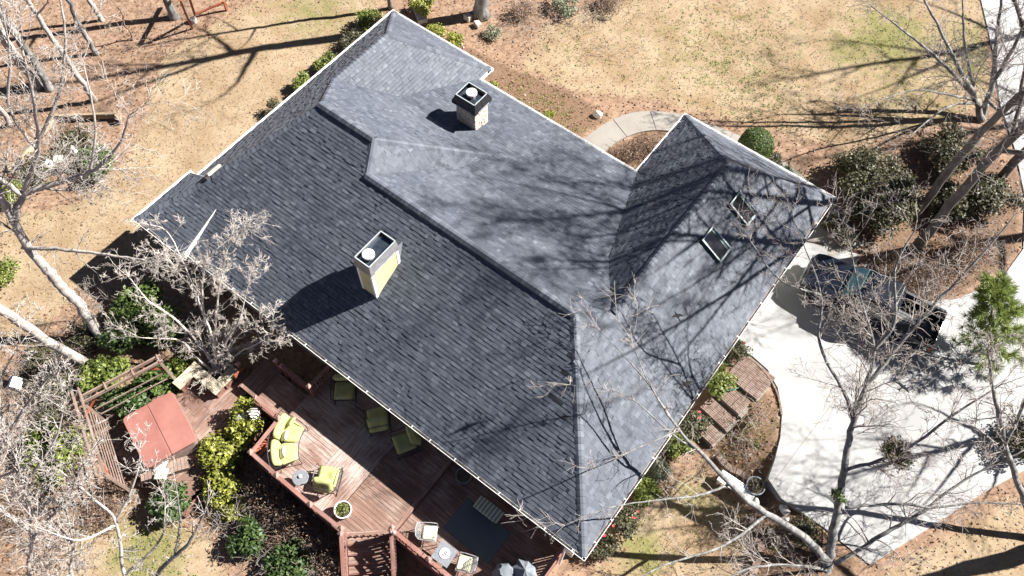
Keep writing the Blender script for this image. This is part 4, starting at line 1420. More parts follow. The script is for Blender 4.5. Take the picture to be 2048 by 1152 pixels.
def build_striped_bench():
    t = empty('striped_ottoman', (17.22, -.38, DR), 0, 'long ottoman with green and cream striped cushion beside the rug', 'ottoman')
    link('cushion', cushion_mesh('cushion', 1.02, .50, .15, 'stripe_fabric', 12, 0, 0, 7), t, (0, 0, .46))
    m_ = MB(); m_.tube([(-.48, -.22, .37), (.48, -.22, .37), (.48, .22, .37), (-.48, .22, .37), (-.48, -.22, .37)], .015, 6); m_.build('seat_frame', 'iron', t)
    for x in (-.46, .46):
        for y in (-.2, .2):
            m_ = MB(); m_.tube([(x, y, .37), (x, y, 0)], .014, 6); m_.build('leg', 'iron', t)
build_striped_bench()
def wire_chair(loc, f, label):
    t = empty('wire_chair', loc, face_rz(f), label, 'chair', 'light metal chairs by the deck rail')
    link('seat_cushion', cushion_mesh('seat_cushion', .50, .50, .09, 'cream_fabric', 10, 0, .1, 7), t, (0, .04, .47))
    m_ = MB()
    m_.tube([(-.26, .28, .42), (.26, .28, .42), (.26, -.24, .42), (-.26, -.24, .42), (-.26, .28, .42)], .013, 6); m_.build('seat_frame', 'light_iron', t)
    m_ = MB()
    m_.tube([(-.25, -.24, .42), (-.27, -.32, .72), (-.22, -.38, .92), (0, -.41, .96), (.22, -.38, .92), (.27, -.32, .72), (.25, -.24, .42)], .015, 6)
    for k in range(9):
        x = -.2 + .05*k; m_.tube([(x, -.24, .42), (x*1.05, -.32, .7), (x*.9, -.39, .94)], .008, 4)
    for k in range(5):
        z = .5 + .09*k; m_.tube([(-.25, -.25-.03*k, z), (.25, -.25-.03*k, z)], .008, 4)
    m_.build('lattice_back', 'light_iron', t)
    for s_ in (-1, 1):
        m_ = MB(); m_.tube([(s_*.28, .28, .42), (s_*.30, .26, .64), (s_*.30, .05, .67), (s_*.28, -.3, .66)], .014, 6); m_.build('armrest', 'light_iron', t)
        for y, y2 in ((.28, .32), (-.24, -.34)):
            m_ = MB(); m_.tube([(s_*.25, y, .42), (s_*.27, y2, 0)], .013, 6); m_.build('leg', 'light_iron', t)
wire_chair((16.08, -2.25, DR), (IR*.99 - IU*.05).normalized(), 'light metal chair with cream cushion, farther from the grill')
wire_chair((17.72, -2.28, DR), (-IR*.97 + IU*.2).normalized(), 'light metal chair with cream cushion, nearer the covered grill')
def build_square_table():
    t = empty('square_table', (16.98, -2.48, DR), R(4), 'square dark slate topped table between the two metal chairs', 'table')
    m_ = MB(); m_.box((0, 0, .62), (.66, .66, .035)); m_.build('table_top', 'slate_top', t, bevel=.008)
    for x in (-.27, .27):
        for y in (-.27, .27):
            m_ = MB(); m_.tube([(x, y, .61), (x*1.1, y*1.1, 0)], .014, 6); m_.build('leg', 'iron', t)
    o = MB(); o.lathe((0, 0, 0), [(0, .0), (.17, 0), (.18, .02), (.165, .022), (.10, .012), (0, .012)], 28)
    tr = o.build('serving_tray', 'pot_white', None, (16.98, -2.46, DR+.64)); tag(tr, 'round white tray on the square table', 'tray')
    m_ = MB(); m_.tube([(.06*math.cos(a)*(1 if a < 3.14 else -1) + (.0), .09*math.sin(a/1.0)*.9, .022) for a in np.linspace(.3, 5.8, 18)], .008, 5); m_.build('tray_ornament', 'iron', tr)
build_square_table()
def draped(name, loc, r, h, mat, label, cat, n=10, seed=0, top=.12, rz=0):
    rn = random.Random(seed)
    t = MB(); rings = []
    prof = [(1.0, 0), (1.04, .1), (.86, .45), (.74, .75), (top/r*2.2 if top/r*2.2 < .7 else .6, .93), (top/r, 1.0)]
    for k, (q, z) in enumerate(prof):
        ring = []
        for i in range(n*2):
            a = math.pi*i/n
            fold = 1 + (.10 if i % 2 else -.10)*(1 - .5*z) + rn.uniform(-.03, .03)
            ring.append((q*r*fold*math.cos(a)*1.0, q*r*fold*math.sin(a)*.85, z*h))
        rings.append(ring)
    t.loft(rings)
    o = t.build(name, mat, None, loc); o.rotation_euler = (0, 0, rz)
    return tag(o, label, cat)
draped('covered_grill', (19.02, -1.75, DR), .48, 1.15, 'grey_fabric', 'grill under a rumpled charcoal fabric cover at the deck corner', 'grill', 8, 4, .22)
def build_folded_umbrella():
    t = empty('patio_umbrella', (19.50, -1.38, DR), .3, 'half folded grey patio umbrella beside the covered grill', 'umbrella')
    m_ = MB(); m_.tube([(0, 0, 0), (0, 0, 1.5)], .022, 8); m_.build('pole', 'iron', t)
    m_ = MB(); m_.lathe((0, 0, 0), [(.22, 0), (.22, .05), (.06, .09), (.04, .2)], 16, True, True); m_.build('base', 'iron', t)
    m_ = MB(); vs = [(0, 0, 1.48)]; n = 16
    for i in range(n):
        a = 2*math.pi*i/n; r = .48 if i % 2 == 0 else .36
        vs.append((r*math.cos(a), r*math.sin(a), .98 + (0 if i % 2 == 0 else .06)))
    m_.add(vs, [(0, i+1, (i+1) % n+1) for i in range(n)])
    m_.build('canopy', 'grey_fabric', t)
build_folded_umbrella()
def build_white_cover():
    t = MB(); rings = []
    for z, q in ((0, 1.0), (.35, .98), (.62, .92), (.74, .62), (.80, .06)):
        rings.append([(q*.40*x, q*.33*y, z) for x, y in ((-1, -1), (.2, -1.12), (1, -.9), (1.1, .2), (.9, 1), (-.2, 1.1), (-1, .95), (-1.08, 0))])
    t.loft(rings)
    o = t.build('covered_stove', 'white_fabric', None, (7.86, -2.98, SPA)); o.rotation_euler = (0, 0, .5)
    tag(o, 'small white fabric cover over a stove below the deck steps', 'cover')
build_white_cover()
def build_lantern():
    m_ = MB(); m_.lathe((0, 0, 0), [(.0, 0), (.055, 0), (.06, .03), (.06, .12), (.085, .14), (.05, .19), (0, .21)], 14)
    tag(m_.build('post_lantern', 'grey_metal', None, (15.28, -3.02, DR+.955)), 'small grey lantern on the rail at the top of the stairs', 'lantern')
build_lantern()
# ------------------------------------------------------------------ vegetation
def leaves_mesh(name, P, Nn, S, T, mat, asp=1.8, seed=0, fold=.0):
    """one diamond leaf per point, all vectorised"""
    rn = np.random.default_rng(seed)
    n = len(P)
    Nn = Nn/(np.linalg.norm(Nn, axis=1, keepdims=True)+1e-9)
    A = np.cross(Nn, rn.normal(size=(n, 3))); A /= np.linalg.norm(A, axis=1, keepdims=True)+1e-9
    B = np.cross(Nn, A)
    S = S[:, None]
    V = np.empty((n, 4, 3))
    V[:, 0] = P - A*S*asp*.5; V[:, 1] = P + B*S*.5; V[:, 2] = P + A*S*asp*.5 + Nn*S*fold; V[:, 3] = P - B*S*.5
    me = bpy.data.meshes.new(name)
    me.vertices.add(n*4); me.vertices.foreach_set('co', V.astype(np.float32).ravel())
    me.loops.add(n*4); me.loops.foreach_set('vertex_index', np.arange(n*4, dtype=np.int32))
    me.polygons.add(n)
    me.polygons.foreach_set('loop_start', np.arange(0, n*4, 4, dtype=np.int32))
    me.polygons.foreach_set('loop_total', np.full(n, 4, dtype=np.int32))
    me.update(calc_edges=True)
    at = me.attributes.new('tone', 'FLOAT', 'FACE')
    at.data.foreach_set('value', T.astype(np.float32))
    me.materials.append(MATS[mat])
    return me
def segs_mesh(name, segs, mat, sides=3):
    """tapered sticks from (p0, p1, r0, r1) rows, vectorised"""
    a = np.asarray(segs, float)
    n = len(a)
    P0 = a[:, 0:3]; P1 = a[:, 3:6]; r0 = a[:, 6]; r1 = a[:, 7]
    D = P1-P0; D /= np.linalg.norm(D, axis=1, keepdims=True)+1e-9
    ref = np.where(np.abs(D[:, 2:3]) < .9, np.array([[0, 0, 1.]]), np.array([[1., 0, 0]]))
    A = np.cross(D, ref); A /= np.linalg.norm(A, axis=1, keepdims=True)+1e-9
    B = np.cross(D, A)
    V = np.empty((n, 2*sides, 3))
    for k in range(sides):
        an = 2*math.pi*k/sides
        o = A*math.cos(an) + B*math.sin(an)
        V[:, k] = P0 + o*r0[:, None]; V[:, sides+k] = P1 + o*r1[:, None]
    base = np.arange(n)[:, None]*2*sides
    F = []
    for k in range(sides):
        k2 = (k+1) % sides
        F.append(np.concatenate([base+k, base+k2, base+sides+k2, base+sides+k], 1))
    F = np.stack(F, 1).reshape(-1)
    m = n*sides
    me = bpy.data.meshes.new(name)
    me.vertices.add(n*2*sides); me.vertices.foreach_set('co', V.astype(np.float32).ravel())
    me.loops.add(m*4); me.loops.foreach_set('vertex_index', F.astype(np.int32))
    me.polygons.add(m)
    me.polygons.foreach_set('loop_start', np.arange(0, m*4, 4, dtype=np.int32))
    me.polygons.foreach_set('loop_total', np.full(m, 4, dtype=np.int32))
    me.update(calc_edges=True)
    me.materials.append(MATS[mat])
    me.shade_smooth()
    return me
def crspline(pts, n):
    P = np.asarray(pts, float)
    out = []
    m = len(P)-1
    for i in range(m):
        a = P[max(i-1, 0)]; b = P[i]; c = P[i+1]; d = P[min(i+2, m)]
        for j in range(n):
            f = j/n
            q = .5*((2*b) + (-a+c)*f + (2*a-5*b+4*c-d)*f*f + (-a+3*b-3*c+d)*f**3)
            q[3] = b[3]*(1-f) + c[3]*f
            out.append(q)
    out.append(P[-1])
    return np.array(out)
def twig(rn, segs, p, d, L, r, depth, up, kids, rmin, crook=.22):
    n = max(2, int(L/.28)) if depth else 2
    st = L/n
    q = p.copy()
    dd = d.copy()
    pts = [q.copy()]
    for i in range(n):
        dd = dd + rn.normal(size=3)*crook + np.array([0, 0, up])
        dd /= np.linalg.norm(dd)
        q2 = q + dd*st
        ra = max(r*(1-.75*i/n), rmin); rb = max(r*(1-.75*(i+1)/n), rmin*.8)
        segs.append((*q, *q2, ra, rb))
        if depth > 0 and i >= (1 if n > 3 else 0):
            for _ in range(rn.poisson(kids)):
                s = rn.normal(size=3); s -= dd*(s@dd); s /= np.linalg.norm(s)+1e-9
                ang = rn.uniform(.5, 1.05)
                cd = dd*math.cos(ang) + s*math.sin(ang)
                twig(rn, segs, q + (q2-q)*rn.uniform(0, 1), cd, L*rn.uniform(.35, .62), max(ra*.55, rmin), depth-1, up, kids, rmin, crook)
        q = q2
def bare_tree(name, label, limbs, mat, seed, kids=.8, depth=2, dens=2.2, blen=(1.0, 2.2), up=.05, rmin=.008, start=.35, cat='tree', group=None, trunk_sides=12, twigmat=None, wob=.012):
    rn = np.random.default_rng(seed)
    root = empty(name, limbs[0][0][:3], 0, label, cat, group)
    o = np.array(limbs[0][0][:3])
    tr = MB(); segs = []
    for li, limb in enumerate(limbs):
        S = crspline(limb, 6)
        S[1:-1, :3] += rn.normal(size=(len(S)-2, 3))*wob*np.minimum(1, S[1:-1, 3:4]/.1)*2
        if li == 0 and S[0, 2] < 1.0:
            S[0, 3] *= 1.35; S[1, 3] *= 1.1
        tr.tube([p - o for p in S[:, :3]], list(S[:, 3]), trunk_sides if S[0, 3] > .1 else 6)
        total = np.sum(np.linalg.norm(np.diff(S[:, :3], axis=0), axis=1))
        k = rn.poisson(max(total*dens*(1-start), 1))
        for _ in range(k):
            t = start + (1-start)*rn.uniform()**.8
            if li > 0: t = rn.uniform(.08, 1)
            x = t*(len(S)-1); i = min(int(x), len(S)-2)
            p = S[i, :3] + (S[i+1, :3]-S[i, :3])*(x-i)
            d = S[i+1, :3]-S[i, :3]; d /= np.linalg.norm(d)+1e-9
            s = rn.normal(size=3); s -= d*(s@d); s /= np.linalg.norm(s)+1e-9
            ang = rn.uniform(.5, 1.15)
            r = max(min(S[i, 3]*.45, .045)*rn.uniform(.55, 1), rmin*1.7)
            L = rn.uniform(*blen)*(1-.35*t)*(.6 + min(S[i, 3], .12)*4)
            twig(rn, segs, p, d*math.cos(ang)+s*math.sin(ang), L, r, depth, up, kids, rmin)
        d = S[-1, :3]-S[-2, :3]; d /= np.linalg.norm(d)+1e-9
        for _ in range(3):
            twig(rn, segs, S[-1, :3].copy(), d + rn.normal(size=3)*.35, rn.uniform(*blen)*.8, max(S[-1, 3]*.8, rmin*1.3), depth, up, kids, rmin)
    tr.build('trunk', mat, root, smooth=True)
    if segs:
        a = np.array(segs); a[:, :3] -= o; a[:, 3:6] -= o
        link('crown', segs_mesh('crown', a, twigmat or ('bark_twig' if mat in ('bark_grey', 'bark_dark') else mat), 3), root)
    return root
def limbr(pts, rads): return [(*p, r) for p, r in zip(pts, rads)]
def upright(x, y, h, r, seed, lean=(0, 0), nl=9, z0=0.0, clear=.35, spread=.5):
    """a tall forest tree: straight stem with ascending limbs"""
    rn = random.Random(seed)
    pts = []
    for k in range(7):
        t = k/6
        pts.append((x + lean[0]*t*h + rn.uniform(-.12, .12)*(k > 0), y + lean[1]*t*h + rn.uniform(-.12, .12)*(k > 0), z0 + h*t, r*(1-.85*t)+.015))
    limbs = [pts]
    for i in range(nl):
        t = clear + (1-clear)*(i+.5)/nl*.95
        k = t*6; j = min(int(k), 5); f = k-j
        b = [pts[j][q] + (pts[j+1][q]-pts[j][q])*f for q in range(4)]
        a = i*2.4 + rn.uniform(-.4, .4); L = h*spread*(1.05-t)*rn.uniform(.7, 1.15)
        e = (math.cos(a), math.sin(a))
        limbs.append([(b[0], b[1], b[2], b[3]*.6), (b[0]+e[0]*L*.4, b[1]+e[1]*L*.4, b[2]+L*.35, b[3]*.42), (b[0]+e[0]*L*.75, b[1]+e[1]*L*.75, b[2]+L*.7, b[3]*.25), (b[0]+e[0]*L, b[1]+e[1]*L, b[2]+L*1.05, .015)])
    return limbs

# --- the pale trunked pair at the left
bare_tree('bare_tree', 'pale mottled bare tree with crooked trunk rising from the green shrubs', [
  limbr([(0.97, -4.24, 0.00), (0.17, -3.90, 1.90), (-0.22, -3.87, 3.00), (-0.33, -3.81, 3.80), (-0.71, -3.74, 4.90), (-1.05, -3.40, 6.40), (-1.06, -3.12, 7.80), (-1.08, -2.87, 9.60)], (.20, .185, .18, .175, .155, .135, .10, .06)),
  limbr([(-0.94, -3.41, 6.20), (-0.69, -2.66, 7.20), (0.08, -1.61, 9.00), (0.78, -1.06, 11.00), (1.03, -0.48, 13.00)], (.12, .10, .075, .05, .025)),
  limbr([(-0.64, -2.70, 7.20), (0.21, -1.84, 7.60), (1.33, -0.99, 8.20), (2.16, -0.05, 9.20), (2.61, 0.62, 10.40)], (.11, .095, .07, .04, .02)),
  limbr([(-0.82, -3.85, 5.10), (1.07, -2.87, 5.50), (2.63, -2.22, 5.90), (3.77, -1.76, 6.20)], (.075, .06, .045, .02)),
  limbr([(-0.59, -2.80, 7.30), (-0.77, -2.95, 8.40), (-0.76, -3.40, 9.40)], (.09, .07, .04)),
  limbr([(-0.15, -1.53, 9.00), (0.58, -0.12, 10.80), (0.83, 0.88, 12.60), (0.77, 1.38, 14.00)], (.06, .05, .035, .02)),
  limbr([(-0.04, -1.60, 8.90), (-0.16, -1.48, 10.60), (0.18, -0.63, 12.40), (0.26, -0.02, 14.00)], (.06, .05, .035, .02)),
  limbr([(1.33, -0.99, 8.20), (1.48, -0.06, 9.80), (1.18, 0.66, 11.40)], (.045, .035, .02))],
  'bark_pale', 21, kids=1.25, depth=3, dens=4.4, blen=(1.1, 2.6), start=.55, up=.03, rmin=.007)
bare_tree('bare_tree', 'pale bare tree trunk slanting out at the left edge, lower of the pair', [
  limbr([(1.28, -5.23, 0.00), (0.86, -5.59, 2.50), (0.48, -5.78, 5.00), (0.17, -6.01, 7.50), (-0.04, -6.13, 10.00)], (.19, .175, .155, .12, .07)),
  limbr([(0.21, -5.92, 6.30), (0.39, -5.08, 8.60), (0.58, -4.58, 11.00)], (.1, .07, .03))], 'bark_pale', 22, kids=.7, depth=2, dens=1.0, start=.7)
# --- crape myrtle in the bench planter
bare_tree('crape_myrtle', 'pale multi stemmed bare crape myrtle growing behind the zigzag bench', [
  limbr([(5.51, -2.49, 0.35), (4.96, -1.76, 1.60), (4.03, -1.06, 3.10), (3.53, -1.01, 3.90), (3.03, -0.91, 4.60)], (.075, .06, .045, .03, .015)),
  limbr([(5.49, -2.50, 0.35), (4.88, -2.18, 1.20), (3.76, -2.17, 2.50), (3.11, -2.35, 3.40), (2.33, -2.24, 4.20)], (.07, .06, .045, .03, .015)),
  limbr([(5.51, -2.54, 0.35), (4.65, -2.58, 1.00), (4.11, -2.53, 1.60), (3.10, -3.43, 2.10)], (.06, .045, .035, .014)),
  limbr([(5.54, -2.46, 0.35), (5.61, -1.64, 1.70), (5.95, -0.80, 2.90), (5.94, 0.07, 4.10)], (.055, .04, .03, .012)),
  limbr([(5.57, -2.49, 0.35), (6.07, -1.68, 1.40), (6.74, -1.06, 2.20), (7.34, -0.70, 2.90)], (.05, .035, .025, .012)),
  limbr([(5.51, -2.49, 0.35), (5.15, -1.51, 2.20), (4.90, -0.40, 3.80), (4.82, 0.50, 5.00)], (.055, .045, .03, .012)),
  limbr([(5.14, -1.83, 1.40), (4.44, -1.19, 2.90), (4.24, -0.11, 4.50), (4.71, 1.04, 5.20)], (.05, .04, .03, .012)),
  limbr([(5.54, -2.46, 0.35), (5.86, -1.30, 1.90), (6.61, -0.36, 3.00)], (.045, .03, .012)),
  limbr([(4.03, -1.06, 3.10), (2.45, -0.24, 4.60), (2.03, -0.52, 5.20)], (.03, .02, .01))],
  'bark_myrtle', 23, kids=1.8, depth=3, dens=6.2, blen=(.75, 1.6), start=.42, up=.05, rmin=.0056, wob=.015, cat='tree')
# --- woodland at the upper left
WOOD = [((77, 171), .27, 14, 'stout grey trunk among the upper left woods, nearest the left edge'), ((100, 178), .22, 13, 'grey woodland trunk just right of the stout one'),
        ((204, 40), .13, 10, 'slim leaning trunk at the top edge of the woods'), ((193, 106), .14, 11, 'slim straight woodland trunk, second of the slim ones from the top'),
        ((188, 200), .16, 12, 'slim pale woodland trunk nearest the raised timber bed'), ((350, 34), .24, 13, 'grey tree trunk standing beside the orange swing frame'),
        ((20, 250), .13, 10, 'slim trunk low at the left edge of the woods'), ((30, 60), .16, 12, 'slim trunk in the far top left corner')]
WOODXY = [(-12.40, 2.62, 0.00), (-11.80, 2.82, 0.00), (-13.52, 7.30, 0.00), (-11.93, 5.67, 0.00), (-9.62, 3.66, 0.00), (-10.83, 9.70, 0.00), (-11.43, 0.31, 0.00), (-16.31, 4.19, 0.00)]
for i, ((px_, r_, h_, lab), (x, y, z)) in enumerate(zip(WOOD, WOODXY)):
    bare_tree('woodland_tree', lab, upright(x, y, h_, r_*.8, 40+i, (-.02, .01), 7, gzf(x, y)-.1, .4, .32), 'bark_grey' if i % 2 else 'bark_pale', 50+i, kids=.85, depth=2, dens=.9, start=.4, group='trees of the upper left woods')
x, y, z = [(-11.23, 7.35, 0.00)][0]
bare_tree('sapling', 'thin leafless sapling casting a thin shadow in the woods', upright(x, y, 3.2, .035, 60, (0, 0), 4, -.05, .3, .3), 'bark_brown', 61, kids=.5, depth=1, dens=1.2, blen=(.4, .8))
# --- tall trees whose shadows cross the left lawn
bare_tree('tall_tree', 'tall thick trunk at the top edge, casting the long branched shadow', upright(1.2, 19.43, 18.5, .36, 5, (0, 0), 10, 0, .5, .42), 'bark_grey', 70, kids=.9, depth=2, dens=1.1, start=.5, blen=(1.4, 3.0))
bare_tree('tall_tree', 'slender dark trunk at the top edge above the roof corner', upright(-2.75, 16.95, 11, .11, 6, (0, 0), 7, 0, .5, .3), 'bark_dark', 71, kids=.7, depth=1, dens=1.0, start=.5)
# --- two great trees by the drive
bare_tree('great_tree', 'large dark leaning trunk beside the driveway, right of its twin', upright(24.77, 19.93, 19, .21, 8, (0, 0), 16, 0, .34, .55), 'bark_dark', 72, kids=1.25, depth=2, dens=2.0, start=.4, blen=(1.4, 3.0))
bare_tree('great_tree', 'large dark trunk behind the broad evergreen bush, left twin', upright(24.0, 21.6, 17.5, .18, 9, (.02, .0), 14, 0, .4, .55), 'bark_dark', 73, kids=1.25, depth=2, dens=1.9, start=.4, blen=(1.3, 2.8))
bare_tree('great_tree', 'tall slim dark trunk at the right edge behind the evergreen bushes', upright(26.2, 25.4, 25, .19, 10, (0, 0), 18, 0, .52, .42), 'bark_dark', 79, kids=1.3, depth=2, dens=2.4, start=.5, blen=(1.5, 3.2))
bare_tree('multi_stem_tree', 'spreading many stemmed bare tree beside the upper driveway', [
  limbr([(24.26, 28.77, 0.00), (23.41, 28.52, 1.20), (22.14, 27.63, 2.90), (20.51, 26.95, 4.80), (18.87, 26.34, 6.60)], (.17, .13, .09, .06, .03)),
  limbr([(24.26, 28.77, 0.00), (23.68, 29.44, 1.60), (22.83, 29.48, 3.40), (21.91, 29.25, 5.60)], (.16, .13, .09, .05)),
  limbr([(23.68, 29.44, 1.60), (23.47, 30.12, 3.60), (22.96, 30.48, 5.60)], (.11, .08, .04)),
  limbr([(23.59, 28.61, 0.90), (22.54, 26.46, 1.70), (21.94, 23.30, 2.20)], (.08, .05, .02)),
  limbr([(23.27, 28.49, 1.30), (21.19, 27.27, 3.20), (19.21, 26.19, 4.60), (17.59, 25.44, 5.60)], (.1, .07, .045, .02)),
  limbr([(23.48, 28.61, 1.00), (22.39, 26.76, 2.20), (21.04, 24.90, 3.20), (20.11, 22.75, 3.80)], (.07, .05, .03, .015)),
  limbr([(23.96, 29.10, 0.90), (24.88, 27.89, 1.60), (25.15, 28.10, 2.60)], (.09, .06, .03)),
  limbr([(23.41, 28.52, 1.20), (21.72, 28.34, 3.60), (20.60, 28.21, 5.60)], (.09, .06, .03))], 'bark_grey', 74, kids=1.15, depth=3, dens=2.8, blen=(.9, 2.2), start=.3, up=.02)
# --- the big tree at lower right, one limb reaching over the roof
bare_tree('big_tree', 'big grey upright bare tree at lower right, branching over the driveway', [
  limbr([(27.91, 5.39, -0.30), (27.14, 6.43, 1.12), (26.51, 7.33, 2.24), (25.57, 8.58, 3.92), (25.10, 9.49, 5.18), (24.61, 10.16, 6.30), (23.37, 10.55, 7.70), (22.17, 11.05, 9.10)], (0.1785, 0.1487, 0.1275, 0.102, 0.07225, 0.051, 0.02975, 0.0119)),
  limbr([(25.53, 8.70, 4.06), (24.74, 9.06, 4.83), (23.17, 9.44, 6.02), (22.32, 10.34, 7.14), (20.77, 10.98, 8.40)], (0.07225, 0.0595, 0.04675, 0.02975, 0.01275)),
  limbr([(25.07, 9.47, 5.18), (25.20, 10.84, 6.30), (25.32, 12.19, 7.35), (25.55, 13.43, 8.40), (25.68, 14.87, 9.45)], (0.085, 0.068, 0.051, 0.034, 0.017)),
  limbr([(27.86, 5.71, 0.42), (28.48, 7.16, 1.26), (29.03, 8.28, 1.96), (29.61, 9.96, 2.80), (30.50, 11.57, 3.78)], (0.0935, 0.0765, 0.06375, 0.0425, 0.0255)),
  limbr([(26.95, 7.03, 1.89), (28.05, 7.92, 2.24), (29.26, 8.62, 2.52), (30.26, 9.45, 2.94), (31.47, 10.15, 3.36)], (0.068, 0.05525, 0.04675, 0.034, 0.017)),
  limbr([(26.24, 7.79, 2.80), (27.27, 9.02, 3.64), (27.83, 10.50, 4.76), (28.48, 12.00, 5.60)], (0.068, 0.05525, 0.0425, 0.02125)),
  limbr([(27.80, 5.50, 0.00), (26.34, 4.34, 1.12), (25.22, 3.10, 1.96), (24.58, 1.74, 2.38)], (0.068, 0.051, 0.034, 0.017)),
  limbr([(24.61, 10.16, 6.30), (24.58, 10.96, 7.14), (23.70, 11.75, 8.26), (23.51, 12.78, 9.10)], (0.068, 0.05525, 0.03825, 0.017)),
  limbr([(22.32, 10.34, 7.14), (21.04, 9.53, 7.84), (19.63, 9.74, 8.54)], (0.03825, 0.0255, 0.01275))],
  'bark_grey', 75, kids=1.1, depth=3, dens=4.6, blen=(1.1, 2.8), start=.4, up=.03, twigmat='bark_twig', rmin=.0062)
bare_tree('leaning_tree', 'grey bare tree leaning left over the white bench and roof edge', [
  limbr([(27.63, 5.62, 0.28), (26.25, 5.50, 1.25), (24.13, 4.77, 2.93), (22.38, 4.63, 4.18), (20.96, 4.60, 5.09), (19.55, 4.93, 5.92), (18.32, 5.50, 6.69)], (0.153, 0.1305, 0.1035, 0.0702, 0.0432, 0.0216, 0.009)),
  limbr([(21.95, 4.63, 4.39), (20.85, 4.33, 5.09), (19.10, 4.20, 5.85), (17.61, 3.26, 6.27)], (0.0405, 0.0288, 0.0162, 0.0081)),
  limbr([(23.32, 4.71, 3.48), (22.69, 3.68, 3.76), (21.98, 2.88, 4.04), (20.74, 1.51, 4.46), (19.86, 0.03, 4.74)], (0.0495, 0.0405, 0.0324, 0.0198, 0.009)),
  limbr([(21.06, 4.62, 5.02), (20.45, 3.42, 5.30), (19.64, 1.79, 5.58)], (0.036, 0.0225, 0.009)),
  limbr([(24.83, 4.93, 2.37), (24.21, 3.12, 2.79), (22.97, 1.29, 3.21), (22.13, -0.34, 3.48)], (0.063, 0.045, 0.027, 0.0108)),
  limbr([(20.96, 4.60, 5.09), (19.31, 5.07, 5.72), (17.31, 5.33, 6.41)], (0.0405, 0.0252, 0.009))],
  'bark_grey', 78, kids=1.2, depth=2, dens=3.2, blen=(.8, 2.0), start=.5, up=.02, twigmat='bark_pale', rmin=.0062)
bare_tree('bare_tree', 'thin branched bare tree at the right edge above the tan lawn', [
  limbr([(33.39, 11.09, 0.00), (31.82, 11.12, 1.80), (30.08, 11.13, 3.80), (28.43, 11.12, 6.00), (27.08, 11.10, 8.00)], (.13, .11, .09, .06, .03)),
  limbr([(30.38, 11.19, 3.40), (28.71, 10.53, 5.00), (27.56, 9.62, 6.00)], (.06, .04, .02)), limbr([(29.79, 11.07, 4.20), (29.18, 11.70, 6.00), (28.09, 11.88, 8.00)], (.07, .05, .02))], 'bark_grey', 76, kids=1.1, depth=3, dens=2.6, blen=(.8, 1.8), start=.35)
# --- trees standing beyond the right and lower edges; their crowns or shadows reach in
for i, (x, y, h_, r_, lab) in enumerate(((35.1, 12.6, 16, .34, 'tall tree off the lower right, casting the broad trunk shadow on tan grass'), (33.6, 17.4, 9, .22, 'tall tree off the right edge, casting a trunk shadow over the driveway'),
        (34.0, 40.0, 20, .3, 'tall tree past the upper driveway, shading the upper lawn'), (30.0, 43.0, 19, .28, 'tall tree past the top right corner, shading the front lawn'), (33.0, 29.5, 18, .32, 'tall tree past the right edge, shading the garage wing'))):
    bare_tree('tall_tree', lab, upright(x, y, h_, r_, 80+i, (0, 0), 10, 0, .38, .42), 'bark_grey', 90+i, kids=.9, depth=2, dens=.9, start=.4, blen=(1.3, 3.0), group='trees past the right edge')
bare_tree('bare_tree', 'pale forked bare treetop at the lower left, near the deep green shrub', [
  limbr([(10.85, -9.93, 0.00), (10.39, -9.43, 2.00), (10.02, -9.13, 3.60), (9.53, -8.05, 5.60), (9.07, -7.90, 6.60), (8.32, -7.84, 7.80)], (.08, .07, .06, .045, .03, .014)),
  limbr([(10.00, -9.11, 3.60), (10.48, -7.69, 4.60), (10.15, -6.75, 5.60)], (.05, .035, .015)), limbr([(9.53, -8.05, 5.60), (9.62, -6.83, 6.80), (9.49, -6.15, 7.60)], (.045, .03, .012)), limbr([(9.54, -8.11, 5.50), (9.52, -8.89, 6.40), (8.99, -9.18, 7.20)], (.045, .03, .012))], 'bark_pale', 100, kids=1.25, depth=3, dens=4.4, blen=(.7, 1.6), start=.35)
bare_tree('bare_tree', 'pale slanting bare treetop at the bottom edge, right of the forked one', [
  limbr([(9.79, -10.74, 0.00), (10.21, -9.38, 2.00), (10.90, -8.14, 4.00), (11.38, -7.25, 5.00), (11.57, -6.21, 6.20)], (.10, .085, .07, .05, .02)),
  limbr([(11.12, -7.72, 4.50), (10.94, -6.88, 5.60), (10.51, -6.15, 6.80)], (.04, .03, .012))], 'bark_grey', 101, kids=.9, depth=2, dens=2.4, blen=(.6, 1.3), start=.4)
bare_tree('bare_tree', 'pale twiggy bare treetop filling the bottom left corner', [
  limbr([(8.32, -12.45, 0.00), (8.06, -11.59, 2.00), (7.80, -10.83, 3.80), (7.84, -9.80, 5.40), (7.50, -8.67, 7.40), (7.33, -7.87, 9.40)], (.09, .075, .06, .045, .03, .014)),
  limbr([(7.84, -9.89, 5.30), (8.52, -8.39, 6.80), (8.75, -7.23, 8.00)], (.05, .035, .015)), limbr([(7.75, -9.68, 5.60), (7.24, -9.61, 7.00), (6.81, -9.05, 8.40)], (.055, .04, .02)), limbr([(7.53, -8.76, 7.20), (8.17, -7.31, 8.80), (8.27, -6.40, 10.00)], (.04, .03, .012))], 'bark_pale', 102, kids=1.3, depth=3, dens=4.4, blen=(.8, 1.8), start=.3)
bare_tree('bare_tree', 'small pale bare treetop low on the left, between the other treetops', [
  limbr([(9.37, -11.64, 0.00), (9.06, -10.70, 2.40), (8.88, -9.91, 4.20), (8.86, -9.26, 5.20), (8.64, -8.48, 6.80)], (.08, .07, .055, .04, .015)),
  limbr([(8.87, -9.29, 5.20), (8.08, -8.95, 6.40), (7.76, -8.86, 7.00)], (.035, .025, .012))], 'bark_pale', 103, kids=1.25, depth=3, dens=4.6, blen=(.6, 1.4), start=.35)
